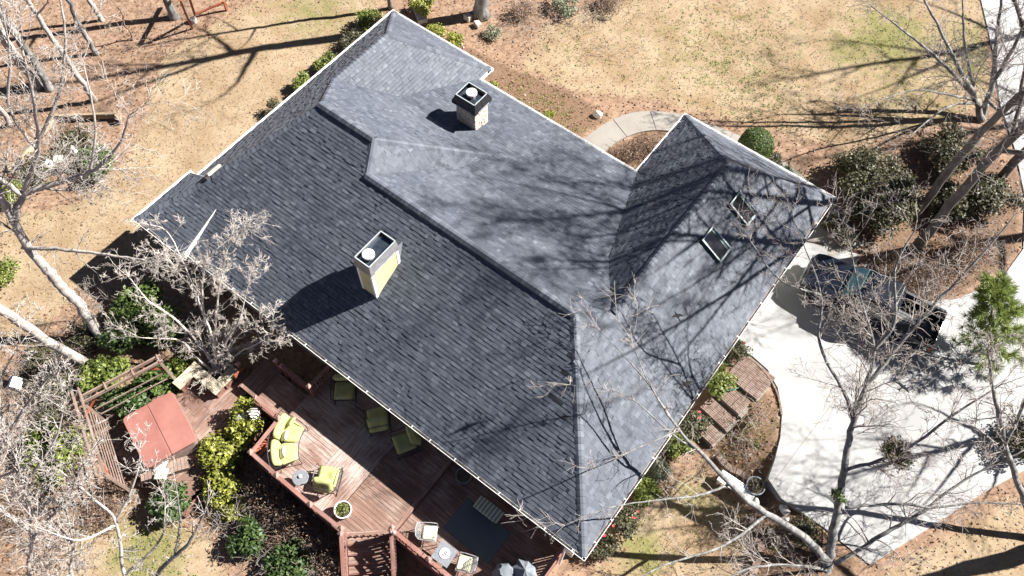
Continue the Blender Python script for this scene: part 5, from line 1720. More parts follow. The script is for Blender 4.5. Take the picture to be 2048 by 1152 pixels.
bare_tree('bare_tree', 'pale bare branches reaching in at the left edge above the birdhouse', [
  limbr([(4.76, -11.26, 3.00), (5.22, -9.59, 5.00), (5.62, -8.35, 6.60), (6.30, -7.05, 8.20), (6.97, -6.04, 9.40)], (.08, .065, .05, .035, .015)),
  limbr([(5.62, -8.35, 6.60), (5.57, -7.25, 8.60), (6.09, -6.13, 10.00)], (.045, .03, .012)), limbr([(5.22, -9.59, 5.00), (6.68, -8.40, 6.40), (7.71, -7.07, 7.40)], (.04, .03, .012))], 'bark_pale', 104, kids=1.25, depth=3, dens=4.2, blen=(.7, 1.6), start=.2)

# --- shrubs
def shrub(name, label, x, y, r, h, mat, n, seed, leaf=.07, stems=6, lumps=7, tight=.55, z0=None, cat='shrub', group=None, stemmat='bark_brown', flat=.75, asp=1.7, twigs=0):
    rn = np.random.default_rng(seed)
    z0 = gzf(x, y) if z0 is None else z0
    root = empty(name, (x, y, z0), rn.uniform(0, 6.28), label, cat, group)
    C = [(0, 0, h*.45, r*.72, h*.5)]
    for k in range(lumps):
        a = 6.283*k/lumps + rn.uniform(-.4, .4); q = r*rn.uniform(.35, .68); s = rn.uniform(.3, .52)
        C.append((q*math.cos(a), q*math.sin(a), h*rn.uniform(.3, .72), r*s, h*s*flat))
    w = np.array([c[3]**2*c[4] for c in C])**.6; w /= w.sum()
    idx = rn.choice(len(C), n, p=w)
    CC = np.array(C)[idx]
    D = rn.normal(size=(n, 3)); D /= np.linalg.norm(D, axis=1, keepdims=True)
    D[:, 2] = np.abs(D[:, 2])*np.where(rn.uniform(size=n) < .8, 1, -1)
    rad = rn.uniform(size=n)**tight*(1 + rn.normal(size=n)*.07)
    P = CC[:, :3] + D*rad[:, None]*np.stack([CC[:, 3], CC[:, 3], CC[:, 4]], 1)
    P[:, 2] = np.maximum(P[:, 2], .03)
    nn = D*.7 + rn.normal(size=(n, 3))*.6 + np.array([0, 0, .5])
    S = leaf*rn.uniform(.6, 1.35, n)
    lump_tone = rn.uniform(-.16, .16, len(C))[idx]
    T = np.clip(rn.beta(2.2, 2.4, n) + lump_tone, 0, 1)
    link('foliage', leaves_mesh('foliage', P, nn, S, T, mat, asp, seed), root)
    segs = []
    for k in range(stems):
        a = rn.uniform(0, 6.28); e = np.array([math.cos(a), math.sin(a), 0])
        top = e*r*rn.uniform(.2, .75) + np.array([0, 0, h*rn.uniform(.5, .9)])
        p0 = e*.06
        mid = (p0+top)/2 + rn.normal(size=3)*.06*r
        segs += [(*p0, *mid, .018, .013), (*mid, *top, .013, .006)]
        if twigs:
            for _ in range(twigs):
                b = p0 + (top-p0)*rn.uniform(.2, 1)
                dd = rn.normal(size=3)*.6 + e*.5 + np.array([0, 0, .5]); dd /= np.linalg.norm(dd)
                twig(rn, segs, b, dd, r*rn.uniform(.3, .75), .009, 1, .02, .9, .0055, .3)
    link('stems', segs_mesh('stems', segs, stemmat), root)
    return root
SH = [  # label, (px, py, z) placed, r, h, mat, n, leaf
 ('glossy green shrub at the woodland edge below the cut logs', 1, [(-6.16, 1.29, 0.40)][0], 1.05, 1.1, 'leaf_green', 2600, .08),
 ('olive scrub behind the garden statue', 2, [(-7.97, 1.41, 0.30)][0], 1.15, .8, 'leaf_olive', 1800, .06),
 ('olive brown scrub beside the two garden pillows', 3, [(-7.99, -0.74, 0.30)][0], 1.25, .8, 'leaf_olive', 1700, .06),
 ('yellowish green shrub at the left edge under the crooked tree fork', 4, [(-7.92, -2.22, 0.30)][0], .9, .8, 'leaf_spring', 1400, .06),
 ('small yellow green shrub at the left edge beside the bare lawn', 5, [(-4.73, -4.68, 0.30)][0], .7, .7, 'leaf_spring', 1100, .06),
 ('broad rhododendron in the house shadow by the crape myrtle', 6, [(1.06, -2.49, 0.90)][0], 1.15, 1.7, 'leaf_green', 3000, .10),
 ('dense green shrub under the crape myrtle branches', 7, [(2.51, -2.56, 0.80)][0], 1.05, 1.4, 'leaf_green', 2600, .09),
 ('tall green shrub between pale trunk and crape myrtle', 8, [(1.63, -3.51, 0.80)][0], 1.0, 1.4, 'leaf_deep', 2400, .09),
 ('bright green shrub at the foot of the lower pale trunk', 9, [(2.34, -5.18, 0.80)][0], 1.0, 1.3, 'leaf_spring', 2400, .09),
 ('deep green shrub inside the pergola corner', 10, [(3.89, -5.21, 0.60)][0], .9, 1.2, 'leaf_deep', 2600, .085),
 ('green shrub between the pergola beam and the red tub cover', 11, [(4.03, -4.13, 0.60)][0], .85, 1.1, 'leaf_green', 2300, .085),
 ('light green shrub beside the end of the zigzag bench', 12, [(4.09, -2.98, 0.50)][0], .55, .9, 'leaf_spring', 1200, .08),
 ('large yellow green shrub left of the pergola screen', 13, [(3.20, -8.35, 0.70)][0], 1.35, 1.3, 'leaf_spring', 3200, .08),
 ('dark green shrub below the slatted step', 14, [(7.89, -6.88, 0.60)][0], .85, 1.2, 'leaf_deep', 2600, .085),
 ('tall golden green shrub beside the sunburst railing', 15, [(8.04, -3.30, 1.00)][0], .85, 1.7, 'leaf_lime', 2800, .08),
 ('golden green shrub between hot tub and deck rail', 16, [(8.11, -4.69, 1.00)][0], .95, 1.7, 'leaf_lime', 3000, .08),
 ('golden green shrub nearest the slatted step', 17, [(8.80, -5.46, 0.80)][0], .85, 1.4, 'leaf_lime', 2400, .08),
 ('small golden shrub at the foot of the golden hedge', 18, [(9.78, -5.73, 0.50)][0], .55, .8, 'leaf_lime', 1200, .075),
 ('dark green shrub below the round side table end of the deck', 19, [(11.04, -6.11, 0.60)][0], .8, 1.1, 'leaf_deep', 2400, .085),
 ('dark green shrub at the bottom edge near the stairs', 20, [(12.73, -5.97, 0.60)][0], .9, 1.1, 'leaf_deep', 2400, .085),
 ('shadowy scrub between the two pale leaning trunks', 21, [(0.17, -4.49, 0.40)][0], .95, .8, 'leaf_olive', 1500, .06),
 ('olive scrub below the lower pale trunk', 22, [(0.04, -6.35, 0.30)][0], 1.3, .7, 'leaf_olive', 1800, .06),
 ('olive ground scrub around the birdhouse', 23, [(1.44, -6.96, 0.30)][0], 1.4, .7, 'leaf_olive', 1900, .06),
 ('lime shrub against the left wall near the top roof corner', 30, [(-2.57, 15.21, 0.50)][0], .8, 1.1, 'leaf_spring', 1900, .07),
 ('olive shrub along the left wall, second from the roof corner', 31, [(-2.30, 13.68, 0.40)][0], .8, .9, 'leaf_olive', 1600, .06),
 ('grassy green shrub along the left wall, third from the roof corner', 32, [(-2.29, 11.80, 0.40)][0], .75, .9, 'leaf_spring', 1700, .07),
 ('grassy green shrub along the left wall, fourth from the roof corner', 33, [(-2.17, 10.18, 0.40)][0], .7, .9, 'leaf_spring', 1600, .07),
 ('brownish shrub along the left wall, nearest the flared corner', 34, [(-2.06, 8.31, 0.40)][0], .75, .8, 'leaf_olive', 1400, .06),
 ('yellow shrub at the top edge above the roof corner', 35, [(-1.26, 17.78, 0.50)][0], .75, 1.0, 'leaf_lime', 1800, .07),
 ('bright yellow shrub by the front gutter, nearer the roof corner', 36, [(0.43, 16.85, 0.40)][0], .62, .8, 'leaf_lime', 1600, .06),
 ('bright yellow shrub by the front gutter, nearer the chimney', 37, [(1.50, 16.91, 0.40)][0], .55, .7, 'leaf_lime', 1400, .06),
 ('grey green shrub in the leaf bed at the top edge', 38, [(4.34, 22.38, 0.40)][0], .9, .8, 'leaf_sage', 1500, .06),
 ('small grey green shrub beside the stone blocks', 39, [(2.55, 18.66, 0.30)][0], .6, .5, 'leaf_sage', 900, .05),
 ('tiny yellow shrub beside the small front gutter corner', 40, [(4.69, 15.91, 0.20)][0], .35, .4, 'leaf_lime', 500, .05),
 ('tiny yellow shrub midway along the front bed', 41, [(7.89, 16.13, 0.20)][0], .33, .35, 'leaf_lime', 450, .05),
 ('low green shrub tucked between topiary and garage wing', 42, [(17.53, 20.23, 0.30)][0], .6, .55, 'leaf_olive', 1400, .05),
 ('dark low shrub at the walk bend by the garage corner', 43, [(18.39, 20.04, 0.30)][0], .4, .45, 'leaf_deep', 800, .05),
 ('broad evergreen bush beside the garage corner', 44, [(22.22, 20.71, 1.20)][0], 2.15, 2.3, 'leaf_olive', 9000, .08),
 ('evergreen bush merging with the broad one on its upper side', 45, [(21.14, 21.94, 1.00)][0], 1.6, 1.8, 'leaf_olive', 5200, .08),
 ('rounded small shrub at the corner of the garage', 46, [(21.25, 18.65, 0.40)][0], .55, .75, 'leaf_olive', 1500, .05),
 ('rounded small shrub between garage corner and driveway', 47, [(22.04, 18.45, 0.40)][0], .6, .75, 'leaf_olive', 1600, .05),
 ('dark evergreen bush below the many stemmed tree', 48, [(23.83, 25.22, 0.90)][0], 1.5, 1.6, 'leaf_olive', 4200, .08),
 ('evergreen bush at the right edge beside the drive', 49, [(26.16, 24.07, 0.90)][0], 1.5, 1.6, 'leaf_olive', 4200, .08),
 ('evergreen bush between the two great trunks', 50, [(24.88, 22.81, 0.80)][0], 1.2, 1.4, 'leaf_olive', 3000, .08),
 ('bright green shrub ringed by the garden hose', 51, [(21.05, 9.32, 0.30)][0], .75, .8, 'leaf_spring', 2000, .07),
 ('flowering camellia under the eave above the brick steps', 52, [(20.92, 10.71, 0.40)][0], .7, .9, 'leaf_olive', 1500, .06),
 ('straggly camellia under the eave beside the brick steps', 53, [(21.21, 7.39, 0.20)][0], .7, .9, 'leaf_olive', 1500, .06),
 ('bright green shrub under the eave beside the tree limb', 54, [(21.09, 6.16, 0.10)][0], .65, .9, 'leaf_spring', 1700, .07),
 ('grey green shrub under the eave between two bright ones', 55, [(21.09, 4.98, 0.00)][0], .6, .8, 'leaf_sage', 1300, .06),
 ('bright green shrub under the eave, lower of the bright pair', 56, [(21.11, 4.05, 0.00)][0], .7, .9, 'leaf_spring', 1900, .07),
 ('camellia with red blooms near the lower roof corner', 57, [(21.13, 2.69, 0.00)][0], .75, .9, 'leaf_olive', 1600, .06),
 ('camellia with scattered blooms, nearest the lower roof corner', 58, [(20.93, 1.31, 0.00)][0], .75, .9, 'leaf_olive', 1600, .06),
 ('shady evergreen clump at the base of the big grey tree', 59, [(26.42, 6.07, 0.00)][0], .7, .8, 'leaf_olive', 1500, .06),
 ('evergreen shrub at the right edge past the driveway', 60, [(31.36, 14.03, 0.50)][0], 1.0, 1.2, 'leaf_olive', 2400, .07)]
for lab, sd_, (x, y, z), r, h, m_, n, lf in SH:
    s_ = shrub('shrub', lab, x, y, r, h, m_, n, 200+sd_, lf, twigs=1 if m_ in ('leaf_olive', 'leaf_sage') else 0)
    if 'camellia' in lab:
        rn = np.random.default_rng(sd_)
        for k in range(5 if 'red' in lab else 2):
            a = rn.uniform(0, 6.28); q = r*rn.uniform(.2, .8)
            fl = MB(); fl.lathe((q*math.cos(a), q*math.sin(a), h*rn.uniform(.65, .95)), [(0, .0), (.035, .0), (.055, .03), (.04, .055), (0, .04)], 8)
            fl.build('bloom', 'flower_red', s_)
DRY = [('tangle of brown leafless shrubs below the sunburst rail', [(10.35, -4.62, 0.50)][0], 1.3), ('brown leafless shrub below the side table stretch of rail', [(11.97, -4.91, 0.40)][0], 1.2), ('brown leafless shrub left of the stairs', [(13.45, -5.06, 0.40)][0], 1.1),
       ('purplish brown leafless shrub below the pergola screen', [(6.00, -7.71, 0.40)][0], .9), ('brown leafless shrub behind the pergola screen', [(4.68, -6.49, 0.40)][0], .8), ('reddish weeping maple mound by the front walk', [(12.62, 17.38, 0.50)][0], 1.0), ('reddish weeping maple mound against the front gutter', [(12.16, 16.29, 0.50)][0], .9), ('brown leafless shrub mound in the drive bed above the pickup', [(24.52, 18.02, 0.40)][0], 1.2),
       ('brown leafless shrub mound in the drive bed, middle one', [(25.79, 18.70, 0.40)][0], 1.2), ('brown leafless shrub mound in the drive bed, nearest the right edge', [(26.43, 20.92, 0.40)][0], 1.3), ('dry brown scrub in the top leaf bed, left of the grey green shrub', [(2.88, 20.72, 0.30)][0], .9),
       ('dry brown scrub at the top edge, right of the grey green shrub', [(6.04, 23.78, 0.30)][0], 1.0), ('pinkish dry scrub at the left of the house shadow', [(0.70, -5.44, 0.30)][0], .8), ('dry twiggy scrub at the bottom left corner', [(3.71, -10.22, 0.30)][0], 1.4), ('dry twiggy scrub between the lime shrub and the dark green shrub', [(6.16, -8.56, 0.30)][0], 1.0)]
for i, (lab, (x, y, z), r) in enumerate(DRY):
    shrub('bare_shrub', lab, x, y, r, r*.85, 'leaf_dry', int(900*r*r), 300+i, .045, 16, 6, .7, twigs=6, stemmat='bark_brown' if i not in (3, 5, 6) else 'bark_brown')
def topiary():
    rn = np.random.default_rng(77)
    x, y, z = [(16.61, 20.07, 0.75)][0]
    root = empty('topiary', (x, y, .0), 0, 'round clipped boxwood ball beside the front walk', 'shrub')
    n = 9000
    D = rn.normal(size=(n, 3)); D /= np.linalg.norm(D, axis=1, keepdims=True)
    r = .80*(1 - .10*rn.uniform(size=n)**2)*(1+.03*np.sin(D[:, 0]*9)*np.cos(D[:, 1]*8))
    P = D*r[:, None]*np.array([1, 1, .95]) + np.array([0, 0, .76])
    k = P[:, 2] > .03
    link('foliage', leaves_mesh('foliage', P[k], D[k]+rn.normal(size=(k.sum(), 3))*.5, .045*rn.uniform(.7, 1.3, k.sum()), rn.beta(2, 2.5, k.sum()), 'leaf_green', 1.5, 3), root)
    m_ = MB(); m_.tube([(0, 0, -.05), (0, 0, .6)], .04, 8); m_.build('stem', 'bark_brown', root)
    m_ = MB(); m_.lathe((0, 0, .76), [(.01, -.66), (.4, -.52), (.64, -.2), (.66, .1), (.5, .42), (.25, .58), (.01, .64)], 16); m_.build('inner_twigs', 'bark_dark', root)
topiary()
def pine():
    rn = np.random.default_rng(31)
    x, y, z = [(29.43, 16.56, 0.00)][0]
    tx, ty, tz = [(27.35, 17.56, 3.40)][0]
    root = empty('young_pine', (x, y, 0), 0, 'young green pine standing at the edge of the driveway', 'tree')
    top = np.array([tx-x, ty-y, tz])
    tr = MB(); tr.tube([tuple(top*t + np.array([.05*math.sin(t*9), .05*math.cos(t*7), 0])) for t in np.linspace(0, 1, 9)], list(np.linspace(.075, .012, 9)), 8)
    tr.build('trunk', 'bark_brown', root)
    segs = []; P = []; Dn = []
    for k in range(9):
        t = .2 + .8*k/9; c = top*t
        L = 1.55*(1-t)**.75 + .18
        for j in range(5):
            a = 2.1*k + j*1.257 + rn.uniform(-.25, .25)
            d = np.array([math.cos(a), math.sin(a), .32 + .5*t]); d /= np.linalg.norm(d)
            l = L*rn.uniform(.75, 1.15)
            e = c + d*l
            segs.append((*c, *e, .018*(1.2-t), .006))
            for q in (.35, .55, .75, .9, 1.0):
                b = c + d*l*q
                for s_ in range(2 if q < 1 else 1):
                    side = rn.normal(size=3)*.4 + d*.8; side /= np.linalg.norm(side)
                    b2 = b + side*rn.uniform(.1, .28)*(1.2-t*.4)
                    segs.append((*b, *b2, .006, .004))
                    m = 30
                    P.append(np.repeat(b2[None], m, 0)); Dn.append(rn.normal(size=(m, 3))*.7 + side*.9)
    P = np.concatenate(P); Dn = np.concatenate(Dn); Dn /= np.linalg.norm(Dn, axis=1, keepdims=True)
    n = len(P); L = rn.uniform(.2, .36, n)
    A = Dn; S = np.cross(A, rn.normal(size=(n, 3))); S /= np.linalg.norm(S, axis=1, keepdims=True)
    V = np.empty((n, 4, 3)); w = .011
    V[:, 0] = P - S*w; V[:, 1] = P + S*w; V[:, 2] = P + A*L[:, None] + S*w*.4; V[:, 3] = P + A*L[:, None] - S*w*.4
    mb = MB(); mb.v = [tuple(v) for v in V.reshape(-1, 3)]; mb.f = [(4*i, 4*i+1, 4*i+2, 4*i+3) for i in range(n)]; mb.t = list(np.clip(rn.beta(2, 2, n), 0, 1))
    mb.build('needles', 'needle', root)
    link('branches', segs_mesh('branches', segs, 'bark_brown'), root)
pine()
def mistletoe():
    x, y, z = [(27.10, 8.93, 3.70)][0]
    shrub('mistletoe', 'dark evergreen clump caught in the big tree above the driveway', x, y, .7, 1.0, 'leaf_olive', 900, 401, .06, 22, 6, .6, z0=3.15, cat='shrub', twigs=7)
    x, y, z = [(26.51, 7.13, 2.20)][0]
    shrub('mistletoe', 'small sparse evergreen clump on the big grey trunk', x, y, .35, .5, 'leaf_green', 240, 402, .06, 4, 3, .6, z0=1.95, cat='shrub', twigs=1)
mistletoe()

# --- ground litter
def scatter():
    rn = np.random.default_rng(9)
    n = 95000
    X = rn.uniform(-20, 36, n); Y = rn.uniform(-13, 40, n)
    d = np.full(n, .55)
    for p in LAWNS: d = np.where(sdist(X, Y, p) > -.3, np.clip(.5 - sdist(X, Y, p)*.45, .006, .5), d)
    for p in MULCH: d = np.where(inpoly(X, Y, p), .75, d)
    d *= (.35 + .65*(np.sin(X*.9+1.3*np.sin(Y*.5))*np.cos(Y*.8) > -.35))
    house_ = (X > 0) & (X < 20.4) & (Y > .3) & (Y < 13.6)
    bad = house_ | inpoly(X, Y, DRIVE) | ((X > 14) & (X < 20.4) & (Y > 13) & (Y < 17.3)) | ((X > 9.3) & (X < 20.1) & (Y > -4.1) & (Y < .5)) | ((X > 4.3) & (X < 8.6) & (Y > -7.0) & (Y < -1.7))
    k = (rn.uniform(size=n) < d) & ~bad
    X, Y = X[k], Y[k]; n = len(X)
    P = np.stack([X, Y, gz(X, Y)+.012+rn.uniform(0, .03, n)], 1)
    Nn = rn.normal(size=(n, 3))*.42 + np.array([0, 0, 1])
    tag(link('fallen_leaves', leaves_mesh('fallen_leaves', P, Nn, rn.uniform(.045, .105, n), rn.beta(1.8, 2.0, n), 'leaf_fallen', 1.5, 4)), 'dry brown leaves scattered over the beds', 'leaves', None, 'stuff')
    # leaves blown onto paving and decks, a few
    # straw tufts over the dormant lawn
    n = 90000
    X = rn.uniform(-12, 36, n); Y = rn.uniform(-12, 40, n)
    ok = np.zeros(n, bool)
    for p in LAWNS: ok |= sdist(X, Y, p) > -.4
    ok &= ~inpoly(X, Y, DRIVE) & ~((X > -.2) & (X < 20.4) & (Y > 0) & (Y < 17.3))
    X, Y = X[ok], Y[ok]; n = len(X)
    P = np.stack([X, Y, gz(X, Y)+.02], 1)
    Nn = rn.normal(size=(n, 3))*.8 + np.array([0, 0, .6])
    tag(link('straw_grass', leaves_mesh('straw_grass', P, Nn, rn.uniform(.02, .04, n), np.clip(rn.beta(2.4, 2.0, n), 0, 1), 'straw', 4.0, 5)), 'short dormant straw coloured grass', 'grass', None, 'stuff')
    # green weeds dotted through the front lawn and beds
    C = []
    for (cx, cy, rx, ry, m) in ((12.5, 25.5, 4.5, 3.6, 380), (15, 23.5, 3.2, 2.2, 160), (7.5, 16.6, 2.6, 1.0, 120), (6.5, 20.5, 2.0, 1.6, 50), (23.2, 8.4, .9, 1.1, 60), (24.8, 5.2, 1.5, 1.0, 40), (8.4, -8.8, 1.6, 1.0, 60), (18.5, 30.5, 1.8, 2.6, 150)):
        C.append(np.stack([rn.normal(cx, rx*.55, m), rn.normal(cy, ry*.55, m)], 1))
    C = np.concatenate(C)
    ok = ~inpoly(C[:, 0], C[:, 1], DRIVE) & ~((C[:, 0] > 0) & (C[:, 0] < 20.6) & (C[:, 1] > 0) & (C[:, 1] < 14.2))
    C = C[ok]
    m = 9
    Q = np.repeat(C, m, 0); sp = np.repeat(rn.uniform(.03, .11, len(C)), m)
    Q = Q + rn.normal(size=Q.shape)*sp[:, None]
    n = len(Q)
    P = np.stack([Q[:, 0], Q[:, 1], gz(Q[:, 0], Q[:, 1])+.025+rn.uniform(0, .03, n)], 1)
    tag(link('lawn_weeds', leaves_mesh('lawn_weeds', P, rn.normal(size=(n, 3))*.5+np.array([0, 0, .8]), rn.uniform(.022, .045, n), rn.beta(2, 2, n)*.8+.2, 'leaf_spring', 1.6, 6)), 'small green weeds dotted through the straw lawn', 'weeds', None, 'stuff')
scatter()
def brush():
    # tangle of dead stems and vines in the unkempt beds
    rn = np.random.default_rng(12)
    segs = []
    for (cx, cy, rx, ry, n) in ((2.6, -8.0, 2.6, 1.8, 650), (5.0, -10.2, 2.4, 1.2, 420), (.5, -9.0, 2.4, 2.0, 400), (11.4, -5.4, 2.0, 1.1, 420), (13.2, -5.3, 1.2, .8, 200), (9.6, -5.6, 1.2, 1.2, 160), (1.2, -6.0, 2.2, 1.2, 380), (-.3, -3.4, 1.6, 1.2, 90), (2.8, -1.6, 1.6, 1.2, 260), (-7.5, 1.0, 2.4, 1.6, 180), (-11, 5, 5, 4, 300), (25.0, 18.6, 1.8, .8, 300), (27.0, 21.6, 1.2, 1.6, 200), (23.0, 8.2, .9, 1.2, 90), (26.0, 5.2, 1.6, .8, 120), (7.0, 21.5, 2.6, 1.2, 60), (3.0, 20.5, 1.6, 1.4, 120), (6.0, 24.5, 1.2, 1.4, 80)):
        for _ in range(n):
            x = rn.normal(cx, rx*.6); y = rn.normal(cy, ry*.6)
            if (9.3 < x < 20.2 and -4.2 < y < .6) or (4.2 < x < 8.6 and -7.1 < y < -1.6) or inpoly(np.array([x]), np.array([y]), DRIVE)[0]: continue
            a = rn.uniform(0, 6.28); el = rn.uniform(-.05, 1.1)
            d = np.array([math.cos(a)*math.cos(el), math.sin(a)*math.cos(el), math.sin(el)])
            twig(rn, segs, np.array([x, y, gzf(x, y)+rn.uniform(.0, .25)]), d, rn.uniform(.4, 1.1), .008, 1, -.02, .8, .005, .35)
    tag(link('dead_brush', segs_mesh('dead_brush', segs, 'bark_twig')), 'tangled dead stems and vines filling the unkempt beds', 'brush', None, 'stuff')
brush()
# ------------------------------------------------------------------ pickup truck
def build_truck():
    a = Vector((21.55, 15.62)); b = Vector((26.95, 16.05))
    c = (a+b)/2
    t = empty('pickup_truck', (c.x, c.y, .025), math.atan2(b.y-a.y, b.x-a.x) + math.pi, 'dark navy crew cab pickup truck parked nose to the garage', 'truck')
    # local +x is the nose; length 5.5, width 1.94
    def sect(x, pts):            # half section (y, z) mirrored into a closed ring
        return [(x, y, z) for y, z in pts] + [(x, -y, z) for y, z in reversed(pts)]
    def low(x, w, zt, sh=.06):   # lower body ring
        return sect(x, [(w*.93, .34), (w, .48), (w*1.0, .80), (w*.985, zt-sh), (w*.93, zt)])
    body = MB()
    body.loft([low(2.74, .74, .84), low(2.66, .86, .98), low(2.3, .93, 1.06), low(1.9, .95, 1.10), low(1.25, .965, 1.13), low(1.05, .97, 1.14), low(-.95, .97, 1.14)])
    bo = body.build('body', 'truck_paint', t, bevel=.025, segs=2)
    # hood bulge
    m_ = MB(); m_.loft([sect(2.50, [(.55, 1.0), (.55, 1.035), (.45, 1.05)]), sect(1.30, [(.60, 1.08), (.60, 1.165), (.5, 1.185)])]); m_.build('hood', 'truck_paint', t, bevel=.02)
    cab = MB()
    def cs(x, w0, w1, z1): return sect(x, [(w0, 1.12), ((w0+w1)/2+.02, (1.12+z1)/2), (w1, z1-.05), (w1-.10, z1)])
    cab.loft([cs(1.22, .88, .86, 1.16), cs(.62, .90, .74, 1.74), cs(.35, .91, .73, 1.80), cs(-.55, .91, .73, 1.80), cs(-.78, .90, .74, 1.795), cs(-.84, .90, .745, 1.72), cs(-.95, .89, .80, 1.2)])
    cb = cab.build('cab', 'truck_paint', t, bevel=.02)
    def quad(name, pts, mat, parent=t, off=.006):
        p = [Vector(q) for q in pts]
        n = (p[1]-p[0]).cross(p[2]-p[0]).normalized()
        mb = MB()
        k = len(p)
        mb.add([q + n*off for q in p] + [q - n*.01 for q in p], [tuple(range(k)), tuple(range(2*k-1, k-1, -1))] + [(i, k+i, k+(i+1) % k, (i+1) % k) for i in range(k)])
        return mb.build(name, mat, parent)
    quad('windscreen', [(1.14, -.80, 1.235), (1.14, .80, 1.235), (.665, .68, 1.715), (.665, -.68, 1.715)], 'windscreen', off=.03)
    quad('rear_window', [(-.915, .68, 1.30), (-.915, -.68, 1.30), (-.82, -.62, 1.68), (-.82, .62, 1.68)], 'truck_glass', off=.012)
    for s_ in (-1, 1):
        for x0, x1, x2, x3 in ((.92, .18, .12, .56), (.10, -.70, -.62, .06)):
            pts = [(x0, s_*.905, 1.19), (x1, s_*.92, 1.19), (x2, s_*.795, 1.68), (x3, s_*.79, 1.68)]
            quad('side_window', pts if s_ > 0 else pts[::-1], 'truck_glass', off=.02 )
        mi = MB(); mi.box((.86, s_*1.06, 1.22), (.10, .20, .16)); mi.build('mirror', 'truck_plastic', t, bevel=.03)
        hl = MB(); hl.box((2.60, s_*.70, .86), (.18, .30, .17)); hl.build('headlight', 'lamp_clear', t, bevel=.03)
        tl = MB(); tl.box((-2.70, s_*.90, .95), (.10, .10, .34)); tl.build('tail_light', 'lamp_red', t, bevel=.02)
        for x in (.55, -.30):
            hd = MB(); hd.box((x-.25, s_*.985, 1.0), (.16, .03, .035)); hd.build('door_handle', 'chrome', t)
        fl = MB()
        fl.loft([[( x, s_*.62, .50), (x, s_*.985, .50), (x, s_*.985, .80 if 0 else .98), (x, s_*.96, 1.16), (x, s_*.84, 1.16), (x, s_*.62+s_*.0, .72)] for x in (-.99, -2.68)])
        fl.build('bed_side', 'truck_paint', t, bevel=.015)
        rc = MB(); rc.box((-1.83, s_*.90, 1.175), (1.66, .11, .02)); rc.build('bed_rail_cap', 'truck_plastic', t)
    fb = MB(); fb.box((-1.84, 0, .60), (1.68, 1.24, .06)); fl_ = fb.build('bed_floor', 'truck_bed', t)
    for k in range(9):
        r_ = MB(); r_.box((-1.84, -.54+.135*k, .637), (1.66, .05, .014)); r_.build('bed_rib', 'truck_bed', fl_)
    hb = MB(); hb.box((-1.02, 0, .88), (.06, 1.66, .54)); hb.build('bed_front_wall', 'truck_paint', t)
    tg = MB(); tg.box((-2.70, 0, .86), (.07, 1.70, .58)); tg.build('tailgate', 'truck_paint', t, bevel=.015)
    bp = MB(); bp.box((2.74, 0, .52), (.16, 1.76, .24)); bp.build('front_bumper', 'chrome', t, bevel=.04)
    bp = MB(); bp.box((-2.82, 0, .50), (.16, 1.74, .18)); bp.build('rear_bumper', 'chrome', t, bevel=.03)
    gr = MB()
    for k in range(4): gr.box((2.755, 0, .70+.07*k), (.03, 1.05, .03))
    gr.build('grille', 'truck_plastic', t)
    for x in (1.78, -1.78):
        for s_ in (-1, 1):
            w = MB(); n = 24
            rings = []
            for yy, rr in ((-.12, .30), (-.12, .37), (-.09, .395), (.09, .395), (.12, .37), (.12, .30)):
                rings.append([(rr*math.cos(2*math.pi*k/n), yy, rr*math.sin(2*math.pi*k/n)) for k in range(n)])
            w.loft(rings, cap=False)
            wo_ = w.build('wheel', 'rubber', t, (x, s_*.86, .395), smooth=False)
            rm = MB(); rm.loft([[(rr*math.cos(2*math.pi*k/10), s_*yy, rr*math.sin(2*math.pi*k/10)) for k in range(10)] for yy, rr in ((.02, .30), (.09, .30), (.06, .24), (.10, .07), (.10, .01))]); rm.build('rim', 'chrome', wo_)
            ar = MB(); ar.tube([(x + .44*math.cos(q), s_*.965, .42 + .44*math.sin(q)) for q in np.linspace(-.1, math.pi+.1, 12)], .035, 6); ar.build('wheel_arch', 'truck_plastic', t)
    for s_ in (-1, 1):
        st = MB(); st.box((.1, s_*.95, .36), (2.1, .14, .05)); st.build('running_board', 'truck_plastic', t)
    an = MB(); an.lathe((-.35, 0, 1.80), [(.05, 0), (.045, .03), (.0, .05)], 10); an.build('antenna', 'truck_plastic', t)
build_truck()

# ------------------------------------------------------------------ brick steps, edging, small things
def build_brick_steps():
    rnd = random.Random(3)
    t = empty('brick_steps', (0, 0, 0), 0, 'curved flight of brown brick steps leading down beside the driveway', 'steps')
    mats = [MB() for _ in range(3)]
    brick_m = []
    for nm in ('brick', 'brick_pale', 'brick'):
        mb = MB(); mb.box((0, 0, 0), (.205, .072, .06)); brick_m.append(mb.mesh('brick', nm, bevel=.006, segs=1))
    treads = [((22.05, 10.35), (1.55, 1.35), R(-6), -.02), ((21.95, 9.22), (1.45, .86), R(-10), -.18), ((21.82, 8.40), (1.40, .78), R(-10), -.34), ((21.72, 7.62), (1.35, .78), R(-10), -.50)]
    count = 0
    extra = MB()
    for (cx, cy), (lx, ly), rz, z in treads:
        m = Matrix.Rotation(rz, 3, 'Z')
        b = MB(); b.box((0, 0, -.09), (lx, ly, .30)); o = b.build('step_base', 'mortar', t, (cx, cy, z-.06)); o.rotation_euler = (0, 0, rz)
        nx = int(lx/.213); ny = int(ly/.08)
        for i in range(nx):
            for j in range(ny):
                p = m @ Vector((-lx/2 + .2135*(i+.5), -ly/2 + .08*(j+.5) + (.0), 0))
                q = Vector((cx+p.x, cy+p.y, z + .022 + rnd.uniform(-.004, .004)))
                if count < 300:
                    link('brick', rnd.choice(brick_m), t, q, (0, 0, rz + rnd.uniform(-.03, .03)))
                else:
                    extra.box(q, (.205, .072, .06), rz + rnd.uniform(-.03, .03))
                count += 1
    if extra.v: tag(extra.build('brick_field', 'brick', t), kind='stuff')
